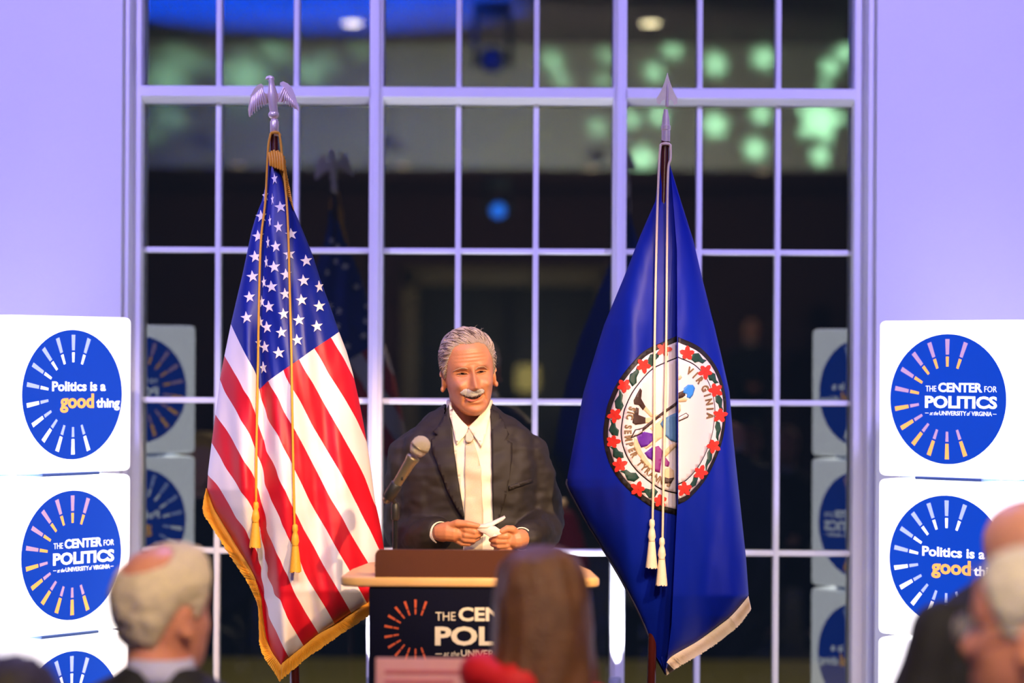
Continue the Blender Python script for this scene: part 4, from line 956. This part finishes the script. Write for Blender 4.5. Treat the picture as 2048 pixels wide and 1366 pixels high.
def shoe(x, y, parent, fwd=-1, local=False):
    return obj('shoe', loft([[(x+q[0]*.048*k, y+fwd*(.06+q[1]*.14*k2), z) for q in [(math.cos(t), math.sin(t)) for t in np.linspace(0, 2*PI, 20, endpoint=False)]] for z, k, k2 in ((0, .95, .98), (.02, 1, 1), (.05, .85, .8), (.085, .6, .45))]), M_SHOE, parent, True, local)
for s_ in (-1, 1): shoe(tc+s_*.11, TY, spk)
# face
M_HAIR = mat('silver grey hair', lin(176, 158, 142), .55, var=.35, scale=160, bump=.5, bscale=500)
M_WHHAIR = mat('white moustache hair', lin(255, 245, 225), .6, var=.3, scale=300, bump=.7, bscale=900)
def bristles(name, top, bot, n, r, m, lift, rnd=random.Random(4)):
    """short hairs lying on the face from one outline to the other"""
    A, B = spline(z6(top), n), spline(z6(bot), n); out = []
    for a_, b_ in zip(A, B):
        for k in range(2):
            j = rnd.uniform(-1.2, 1.2); a2 = a_+(b_-a_)*(rnd.uniform(0, .35) if k else rnd.uniform(-.05, .1)); b2 = a_+(b_-a_)*(rnd.uniform(.85, 1.12) if k else rnd.uniform(.6, .9)); q = []
            for t, l in ((0, .3), (.35, 1), (.7, 1), (1, .6)):
                p = a2+(b2-a2)*t; s0 = fs(p[0]+j*t, p[1]); q.append(s0[0]+s0[1]*(lift*l+rnd.uniform(0, .0012)))
            out.append(tube(q, [r*.7, r, r, r*.4], 5, False))
    o = obj(name, join(*out), m, spk); o['kind'] = 'stuff'; return o
bristles('moustache', [(556, 988), (588, 958), (622, 940), (665, 944), (700, 964), (740, 974), (790, 953), (840, 936), (878, 958)], [(570, 1006), (592, 1020), (625, 1040), (665, 1052), (700, 1058), (740, 1052), (790, 1036), (835, 1012), (874, 980)], 110, .0011, M_WHHAIR, .0035)
decal('mouth', z6([(578, 1010), (640, 1036), (700, 1046), (770, 1036), (842, 996), (822, 1046), (770, 1082), (705, 1092), (635, 1072), (598, 1040)]), fs, mat('dark mouth', lin(50, 14, 14), .5), spk, .0012, .001, 3)
decal('teeth', z6([(650, 1054), (700, 1062), (770, 1050), (766, 1062), (700, 1072), (655, 1064)]), fs, mat('teeth', lin(230, 205, 170), .3), spk, .0020, .001, 3)
decal('lower_lip', z6([(604, 1052), (645, 1076), (705, 1094), (768, 1086), (816, 1052), (796, 1092), (750, 1114), (700, 1120), (645, 1100)]), fs, mat('lip', lin(182, 104, 78), .4, var=.05), spk, .0010, .0025, 3)
M_BROW = mat('greying eyebrow hair', lin(196, 164, 132), .7, var=.4, scale=500)
bristles('eyebrow', [(655, 662), (620, 648), (560, 650), (500, 670), (462, 694)], [(640, 676), (604, 668), (548, 674), (494, 690), (452, 706)], 34, .0008, M_BROW, .0012)
bristles('eyebrow', [(756, 668), (780, 646), (812, 632), (860, 628), (908, 656)], [(758, 690), (790, 664), (820, 654), (866, 650), (912, 668)], 30, .0008, M_BROW, .0012)
for P_, I_ in (([(498, 742), (530, 720), (580, 710), (630, 722), (652, 742), (610, 752), (550, 754)], (582, 732)), ([(764, 722), (792, 698), (838, 686), (880, 692), (900, 704), (862, 720), (810, 728)], (836, 704))):
    e_ = decal('eye', z6(P_), fs, mat('shade-darkened eye', lin(120, 84, 66), .3), spk, .0006, .001, 2.5)  # brown instead of white: shade of the narrow slit painted in
    decal('iris', z6([(I_[0]+27*math.cos(t), I_[1]+15*math.sin(t)) for t in np.linspace(0, 2*PI, 10, endpoint=False)]), fs, mat('dark iris', lin(20, 12, 10), .12), e_, .0014, .0008, 2.5)
    up = [(x+(4 if k > 2 else -4)*1.5, y-2) for k, (x, y) in enumerate(P_[:5])]
    obj('eyelid', tube([q0+q1*.0016 for q0, q1 in [fs(*p) for p in spline(z6(up), 12)]], [.0008]+[.0019]*10+[.0008], 8), SK, e_)
    lo = [P_[0], P_[6], P_[5], P_[4]]
    obj('eye_bag', tube([q0+q1*.0004 for q0, q1 in [fs(p[0], p[1]+2.2) for p in spline(z6(lo), 12)]], [.0006]+[.0017]*10+[.0006], 8), SK, e_)
def hairline(front, temple, side, over_ear, nape):
    A = np.radians([0, 22, 40, 56, 70, 80, 92, 104, 118, 140, 180]); Z_ = [front, front+.004, temple, .045, side+.015, side, over_ear, over_ear, -.02, nape+.01, nape]
    return lambda x, y, z: (z-float(np.interp(math.atan2(abs(x)/.073, -(y-.004)/.095), A, Z_)))/.035
spk_hair = hairline(.086, .082, -.012, .012, -.07)
hsv = hair_shell(HV, spk_hair, HM, .0085, 3.1, .003)
obj('hair', hsv, M_HAIR, spk)
hb_ = BVHTree.FromPolygons([Vector(p) for p in hsv[0]], hsv[1]); rn = random.Random(11); HR = HM.to_3x3().normalized()
def comb(loc):
    w_ = min(1, max(0, (loc.z-.03)/.06)); return Vector((-.55*w_+.1*(1-w_), .75, -.55*(1-w_)+.05))
strands, dark_strands = [], []
for k in range(1500):
    p = Vector(hsv[0][rn.randrange(len(hsv[0])//2)]); q = []
    for i in range(6):
        h = hb_.find_nearest(p)
        if h[0] is None: break
        out_ = (h[0]-HM.translation).normalized(); q.append(h[0]+out_*(.0006+.0012*math.sin(i/5*PI))); loc = HM.inverted() @ h[0]
        t_ = HR @ comb(loc)+Vector((rn.uniform(-.25, .25), rn.uniform(-.25, .25), rn.uniform(-.2, .2))); t_ = t_-out_*t_.dot(out_); p = h[0]+t_.normalized()*.0075
    if len(q) == 6: (strands if k % 3 else dark_strands).append(tube(q, [.0006, .0011, .0013, .0012, .0008, .0003], 4, False))
for k in range(16):
    a = rn.uniform(.3, 1.8); b0 = HM @ Vector((.07*math.sin(a), rn.uniform(-.02, .05), .10*math.cos(a)+.03)); o_ = (b0-HM.translation).normalized()
    strands.append(tube([b0, b0+o_*.010+Vector((rn.uniform(-.006, .006), 0, .002)), b0+o_*.014+Vector((rn.uniform(-.012, .012), 0, .003))], [.0005, .0004, .0002], 4, False))
o = obj('hair_strands', join(*dark_strands), mat('darker grey hair', lin(112, 92, 78), .5, var=.3, scale=200), spk); o['kind'] = 'stuff'
o = obj('hair_strands', join(*strands), mat('light grey hair', lin(205, 188, 168), .45, var=.3, scale=200), spk); o['kind'] = 'stuff'
# the folded paper he holds
M_PAPER = mat('white note paper', lin(240, 225, 215), .7, var=.02)
pp = thing('note_paper', P3(975, 1062, -.02), 'folded white note paper held in the speaker\'s hands', 'paper')
def sheet(g, th=.0012):
    n = len(g); V = [P3(*p) for r in g for p in r]; m = len(g[0]); V2 = [v+Vector((0, th, -th)) for v in V]; Fc = [(j*m+i, j*m+i+1, (j+1)*m+i+1, (j+1)*m+i) for j in range(n-1) for i in range(m-1)]
    k = len(V); F2 = Fc+[tuple(q+k for q in reversed(f)) for f in Fc]; b = [i for i in range(m)]+[j*m+m-1 for j in range(1, n)]+[(n-1)*m+i for i in range(m-2, -1, -1)]+[j*m for j in range(n-2, 0, -1)]
    return V+V2, F2+[(b[(i+1) % len(b)], b[i], b[i]+k, b[(i+1) % len(b)]+k) for i in range(len(b))]
obj('upper_leaf', sheet([[(946, 1050, -.028), (966, 1048, -.03), (985, 1042, -.02), (1009, 1031, .005)], [(950, 1052, -.034), (970, 1052, -.036), (990, 1046, -.028), (1011, 1035, -.004)], [(955, 1055, -.036), (974, 1055, -.038), (988, 1050, -.03), (1006, 1040, -.006)]]), M_PAPER, pp)
obj('lower_leaf', sheet([[(950, 1051, -.030), (972, 1050, -.032), (990, 1052, -.034), (1007, 1064, -.032)], [(955, 1060, -.030), (972, 1060, -.036), (988, 1062, -.040), (1002, 1068, -.036)], [(962, 1064, -.024), (972, 1068, -.034), (980, 1074, -.040), (990, 1072, -.036)]]), M_PAPER, pp)

# --- the audience
def chair(loc, rz, label, first=[]):
    if first: t = copy_tree(first[0])
    else:
        t = thing('banquet_chair', (0, 0, 0), label, 'chair', 'audience chairs'); m = mat('dark chair metal', (.05, .045, .04), .4, .7); c_ = mat('charcoal chair fabric', (.05, .05, .06), .9, bump=.1)
        obj('seat', rbox(-.21, .21, -.22, .20, .34, .385, .02, 3), c_, t); obj('backrest', rbox(-.20, .20, .225, .262, .55, .86, .015, 3), c_, t)
        for sx in (-1, 1):
            obj('leg', tube([(sx*.19, -.19, .35), (sx*.20, -.21, .011)], .011, 8), m, t); obj('leg', tube([(sx*.19, .20, .82), (sx*.19, .21, .42), (sx*.20, .25, .011)], .011, 8), m, t)
        first.append(t)
    t.location = loc; t.rotation_euler = (0, 0, rz); t['label'] = label
    return t
def pose_rings(y, rows): return loft([ring(0, y+dy, z, a, b, 32) for z, a, b, dy in rows])
def guest(label, hc, byaw, hyaw, suit, sk, hair_m, mask, shirt=None, drop=.215, lean=.0, thick=.012, long_hair=False, glasses=False, stand=0., chair_label=None, hpitch=0., vox=.008, hs=1., scarf=None):
    """guest facing -y in local space, turned by byaw; hc = head centre in the world"""
    floor_z = hc.z-stand if stand else 0.
    t = thing('person', (hc.x, hc.y, floor_z), label, 'person', 'audience'); t.rotation_euler = (0, 0, byaw)
    hz = hc.z-floor_z; sz_ = hz-drop; hm = Matrix.Translation((0, 0, hz)) @ Matrix.Rotation(hyaw, 4, 'Z') @ Matrix.Rotation(hpitch, 4, 'X') @ Matrix.Scale(hs, 4)
    hv, hf = head_grid(1., 110, 96); hd = ([hm @ Vector(p) for p in hv.reshape(-1, 3)], hf); ey = [xf(e, hm) for s_ in (-1, 1) for e in ear(s_)]
    by = .03+lean; nk = tube([hm @ Vector((0, .022, -.03)), hm @ Vector((0, .03, -.10)), Vector((0, by, sz_+.03)), Vector((0, by, sz_-.03))], [.056, .056, .062, .07], 18)
    hip = .50 if not stand else .92
    tr = lambda k: pose_rings(by, [(hip-.06, .155*k, .115*k, 0), (hip+.1, .165*k, .12*k, .01), ((hip+sz_)/2, .175*k, .115*k, .02), (sz_-.14, .185*k, .115*k, .01), (sz_-.05, .182*k, .10*k, 0), (sz_, .150*k, .085*k, 0), (sz_+.035, .095*k, .066*k, 0), (sz_+.06, .066, .060, 0)])
    ar = [[Vector((s_*.185, by, sz_-.055)), Vector((s_*.225, by-.01, sz_-.20)), Vector((s_*.24, by-.03, sz_-.31)), Vector((s_*.17, by-.17, sz_-.36 if stand else .70)), Vector((s_*.05, by-.24, sz_-.36 if stand else .66))] for s_ in (-1, 1)]
    if stand: lg = [[Vector((s_*.09, by, .88)), Vector((s_*.10, by-.01, .48)), Vector((s_*.10, by, .10)), Vector((s_*.11, by-.10, .05))] for s_ in (-1, 1)]
    else: lg = [[Vector((s_*.10, by-.02, .53)), Vector((s_*.12, by-.42, .54)), Vector((s_*.125, by-.45, .12)), Vector((s_*.13, by-.55, .055))] for s_ in (-1, 1)]
    fing = []
    for s_, a_ in zip((-1, 1), ar):
        w_ = a_[4]; fing.append(tube([w_, w_+Vector((-s_*.04, -.05, -.01))], [.026, .030], 10))
        for k in range(4): fing.append(tube([w_+Vector((-s_*.03+s_*.012*(k-1.5)*.8, -.05, -.01)), w_+Vector((-s_*.05+s_*.018*(k-1.5), -.10+.006*abs(k-1.5), -.02)), w_+Vector((-s_*.05+s_*.018*(k-1.5), -.12+.006*abs(k-1.5), -.042))], [.0105, .0095, .008], 8))
        fing.append(tube([w_+Vector((-s_*.02, -.02, .012)), w_+Vector((-s_*.055, -.045, .018)), w_+Vector((-s_*.07, -.075, .006))], [.013, .011, .009], 8))
    bd = voxel([hd, nk, tr(.88), *ey, *fing]+[tube(a_, [.042, .040, .037, .033, .027], 12) for a_ in ar]+[tube(l_, [.078, .058, .042, .032], 12) for l_ in lg], vox, 2, .4)
    obj('body', bd, sk, t, True, True)
    jk = voxel([tr(1.0+.10)]+[tube([p for p in a_[:4]]+[a_[4].lerp(a_[3], .2)], [.062, .066, .062, .054, .044], 16) for a_ in ar], .010, 3)
    obj('jacket', wrinkle(jk, .007, 10, hc.x*7, (1, 1, .8)), suit, t, True, True)
    obj('trousers', voxel([tube([l_[0]+Vector((0, .02, .02)), l_[1], l_[2]], [.10, .080, .068], 14) for l_ in lg]+[ellipsoid((0, by, hip), (.175, .14, .12))], .012, 2), suit, t, True, True)
    for s_, l_ in zip((-1, 1), lg): shoe(l_[2].x, l_[2].y-.01, t, -1, True)
    if shirt: obj('collar', loft([ring(0, by, z, a, a*.95, 28, 1.) for z, a in ((sz_+.03, .080), (sz_+.05, .072), (sz_+.072, .066), (sz_+.075, .063), (sz_+.045, .063))]), shirt, t, True, True)
    if scarf: obj('scarf', tube([(.05+.078*math.cos(q), by-.01+.07*math.sin(q), sz_+.045+.008*math.sin(3*q)) for q in np.linspace(0, 2*PI, 30)], [.036+.006*math.sin(5*q) for q in np.linspace(0, 2*PI, 30)], 14), scarf, t, True, True)
    if mask: obj('hair', hair_shell(hv, mask, hm, thick, hc.x*5, .005), hair_m, t, True, True)
    if long_hair:
        rows = [(.140, .012, .014, .010), (.137, .034, .038, .010), (.128, .056, .062, .010), (.108, .077, .084, .011), (.075, .090, .098, .012), (.03, .097, .106, .014), (-.02, .100, .107, .018), (-.07, .102, .100, .024), (-.12, .108, .088, .032), (-.17, .110, .075, .040), (-.22, .104, .062, .046), (-.26, .085, .045, .05)]
        V_, F_ = loft([[hm @ Vector((a*math.cos(q), dy+max(-.02 if z < .07 else -9, b*math.sin(q)), z)) for q in np.linspace(0, 2*PI, 56, endpoint=False)] for z, a, b, dy in [tuple(r) for r in spline(rows, 34)]])
        out = []
        for p in V_:
            c_ = Vector((0, by, p[2])); d_ = (Vector(p)-c_); a_ = math.atan2(d_.y, d_.x); out.append(Vector(p)+d_.normalized()*(.008*noise.noise(Vector((a_*5, p[2]*7, 1)))+.005*noise.noise(Vector((a_*16, p[2]*5, 4)))))
        obj('hair', (out, F_), hair_m, t, True, True)
    if glasses:
        gm = mat('thin glasses metal', lin(210, 205, 200), .25, .8); rim = []
        for s_ in (-1, 1):
            rim.append(tube([hm @ Vector((s_*.032+.025*math.cos(q), -.108, .002+.019*math.sin(q))) for q in np.linspace(0, 2*PI, 22)], .0014, 6)); rim.append(tube([hm @ Vector((s_*.057, -.106, .006)), hm @ Vector((s_*.078, -.04, .006)), hm @ Vector((s_*.078, .012, .0))], .0018, 6))
        rim.append(tube([hm @ Vector((-.008, -.110, .006)), hm @ Vector((.008, -.110, .006))], .0014, 6)); obj('glasses', join(*rim), gm, t, True, True)
    if chair_label: chair((hc.x-math.sin(byaw)*(lean+.02), hc.y+math.cos(byaw)*(lean+.02), 0), byaw, chair_label)
    return t
M_DKSUIT = mat('black suit cloth', lin(22, 22, 28), .8, var=.15, scale=300, bump=.1); M_REDC = mat('red jacket cloth', lin(200, 14, 26), .7, var=.1, scale=40, bump=.1)
SKP = skin('pink skin', lin(225, 160, 135)); SKT = skin('ruddy skin', lin(222, 148, 118)); SKF = skin('fair skin', lin(232, 180, 150))
M_H1 = mat('white blond hair', lin(232, 212, 178), .6, var=.25, scale=90, bump=.5, bscale=300); M_H2 = mat('chestnut hair', lin(105, 68, 42), .42, var=.6, scale=22, bump=.6, bscale=160); M_H3 = mat('grey hair', lin(205, 196, 180), .6, var=.25, scale=90, bump=.5, bscale=300)
M_H4 = mat('golden blond hair', lin(230, 185, 70), .55, var=.2, scale=60, bump=.4); M_H5 = mat('dark brown hair', lin(32, 24, 20), .5, var=.3, scale=60, bump=.4)
M_LSH = mat('pale blue shirt cotton', lin(190, 190, 225), .7)
full = hairline(.085, .075, -.015, .012, -.085)
crown = lambda x, y, z: min(full(x, y, z), (math.dist((x, y, z), (0, .050, .104))-.052)/.05)
ringlet = lambda x, y, z: min(full(x, y, z), (.022-z)/.02)
guest('white-haired man in dark suit seen from behind, before the left light cubes', W(330, 1222, 4.9), PI-.15, -.55, M_DKSUIT, SKT, M_H1, crown, M_LSH, thick=.016, drop=.165, chair_label='chair under the white-haired man before the left light cubes', hs=1.06)
guest('woman with long chestnut hair and red jacket seen from behind, in front of the lectern', W(1084, 1228, 4.9), PI, .05, M_REDC, SKF, M_H2, full, thick=.012, long_hair=True, drop=.165, scarf=M_REDC, chair_label='chair under the long-haired woman before the lectern')
guest('balding man in dark suit at the right edge, behind the grey-haired man', W(2062, 1128, 4.75), PI+.35, .35, M_DKSUIT, SKP, M_H3, ringlet, M_LSH, drop=.07, lean=-.05, glasses=True, thick=.008, chair_label='chair under the balding man at the right edge', hpitch=.25)
guest('grey-haired man with glasses at the lower right corner, face turned left', W(2058, 1262, 3.9), PI+.45, .75, M_DKSUIT, SKT, M_H3, full, M_LSH, glasses=True, chair_label='chair under the grey-haired man at the lower right corner')
guest('dark-haired guest at the lower left corner, only the top of the head in view', W(20, 1475, 3.9), PI, -.1, M_DKSUIT, SKF, M_H5, full, M_LSH, chair_label='chair under the dark-haired guest at the lower left corner', vox=.010)
# guests who only show in the glass
def mir(px, py, d): v = W(px, py, d); return Vector((v.x, 2*8.061-d, v.z))
guest('golden-haired guest mirrored in the glass beside the left cubes', mir(402, 925, 10.9), PI, .1, M_DKSUIT, SKF, M_H4, full, None, long_hair=True, chair_label='chair under the golden-haired mirrored guest', vox=.010)
guest('seated guest in dark suit mirrored in the glass right of the blue flag', mir(1500, 880, 16.6), PI, 0, M_DKSUIT, SKP, M_H5, full, M_LSH, chair_label='chair under the mirrored guest right of the blue flag', vox=.011)
guest('seated balding guest mirrored in the glass beside the right cubes', mir(1572, 890, 15.6), PI, -.2, M_DKSUIT, SKP, M_H3, ringlet, M_LSH, chair_label='chair under the mirrored balding guest', vox=.011)
gst = mir(1502, 657, 24.0)
guest('man standing in dark suit and pale shirt mirrored in the glass at the back', gst, PI, 0, M_DKSUIT, SKT, M_H5, full, M_SHIRT, stand=1.63, vox=.010)
rz_ = gst.z-1.63
ris = thing('stage_riser', (gst.x, gst.y, 0), 'low dark riser under the standing man at the back of the room', 'riser')
obj('deck', rbox(gst.x-.8, gst.x+.8, gst.y-.6, gst.y+.5, rz_-.06, rz_-.001, .01), M_BLK, ris)
for sx in (-.7, .7):
    for sy in (-.5, .4): obj('leg', tube([(gst.x+sx, gst.y+sy, .02), (gst.x+sx, gst.y+sy, rz_-.05)], .02, 8), M_BLK, ris)
sc_ = mir(1055, 757, 25.2)  # invented light fitting standing in for an unresolved yellow glow
scn = thing('added_sconce', (sc_.x, -9.5, sc_.z), 'added glowing sconce in place of an unclear yellow blob mirrored behind the speaker', 'stand-in lamp')
obj('back_plate', rbox(sc_.x-.05, sc_.x+.05, -9.5, -9.48, sc_.z-.1, sc_.z+.1, .005), M_BRASS, scn)
obj('shade', lathe([(.07, -.14), (.11, -.12), (.125, .0), (.11, .12), (.07, .14)], (sc_.x, -9.36, sc_.z), 24), mat('glowing amber shade', (.8, .6, .2), .5, emit=(1, .72, .2), estr=1.3), scn)
obj('arm', tube([(sc_.x, -9.48, sc_.z-.06), (sc_.x, -9.36, sc_.z-.13)], .01, 8), M_BRASS, scn)
# round table with a pink card on a holder
tb = W(870, 1340, 5.5)
tb.x -= .10
tab = thing('round_table', (tb.x, 5.5, 0), 'round table under a white cloth in front of the lectern', 'table')
obj('top', lathe([(.36, .715), (.37, .72), (.37, .742), (.36, .747)], (tb.x, 5.5, 0), 40), M_OAK, tab)
obj('pedestal', lathe([(.22, 0), (.21, .02), (.04, .05), (.035, .70), (.12, .716)], (tb.x, 5.5, 0), 24), M_BLK, tab)
clo = tag(obj('tablecloth', lathe([(.395, .635), (.388, .68), (.378, .745), (.36, .753), (.01, .753)], (tb.x, 5.5, 0), 56), mat('white table linen', (.7, .68, .66), .9, bump=.1)), 'white cloth draped over the round table before the lectern', 'tablecloth')
cp = W(856, 1352, 5.32); cz = W(856, 1316, 5.32).z; hwc = .115
cd = thing('table_card', (cp.x, 5.32, .754), 'pale pink card with red print on a holder, beside the red-jacketed woman', 'card')
obj('holder', join(lathe([(.06, 0), (.06, .006), (.008, .012)], (cp.x, 5.32, .755), 24), tube([(cp.x, 5.325, .76), (cp.x, 5.325, cz-.10)], .004, 8)), M_METAL, cd)
crd = obj('card', rbox(cp.x-hwc, cp.x+hwc, 5.317, 5.322, cz-.15, cz, .001), mat('pale pink card stock', lin(222, 160, 165), .7, var=.05), cd)
for k in range(3): obj('print_line', rbox(cp.x-hwc+.02, cp.x+hwc-.03-.03*k, 5.3155, 5.3175, cz-.035-.022*k, cz-.026-.022*k, .0005), mat('red card print', lin(200, 110, 120), .7), crd)
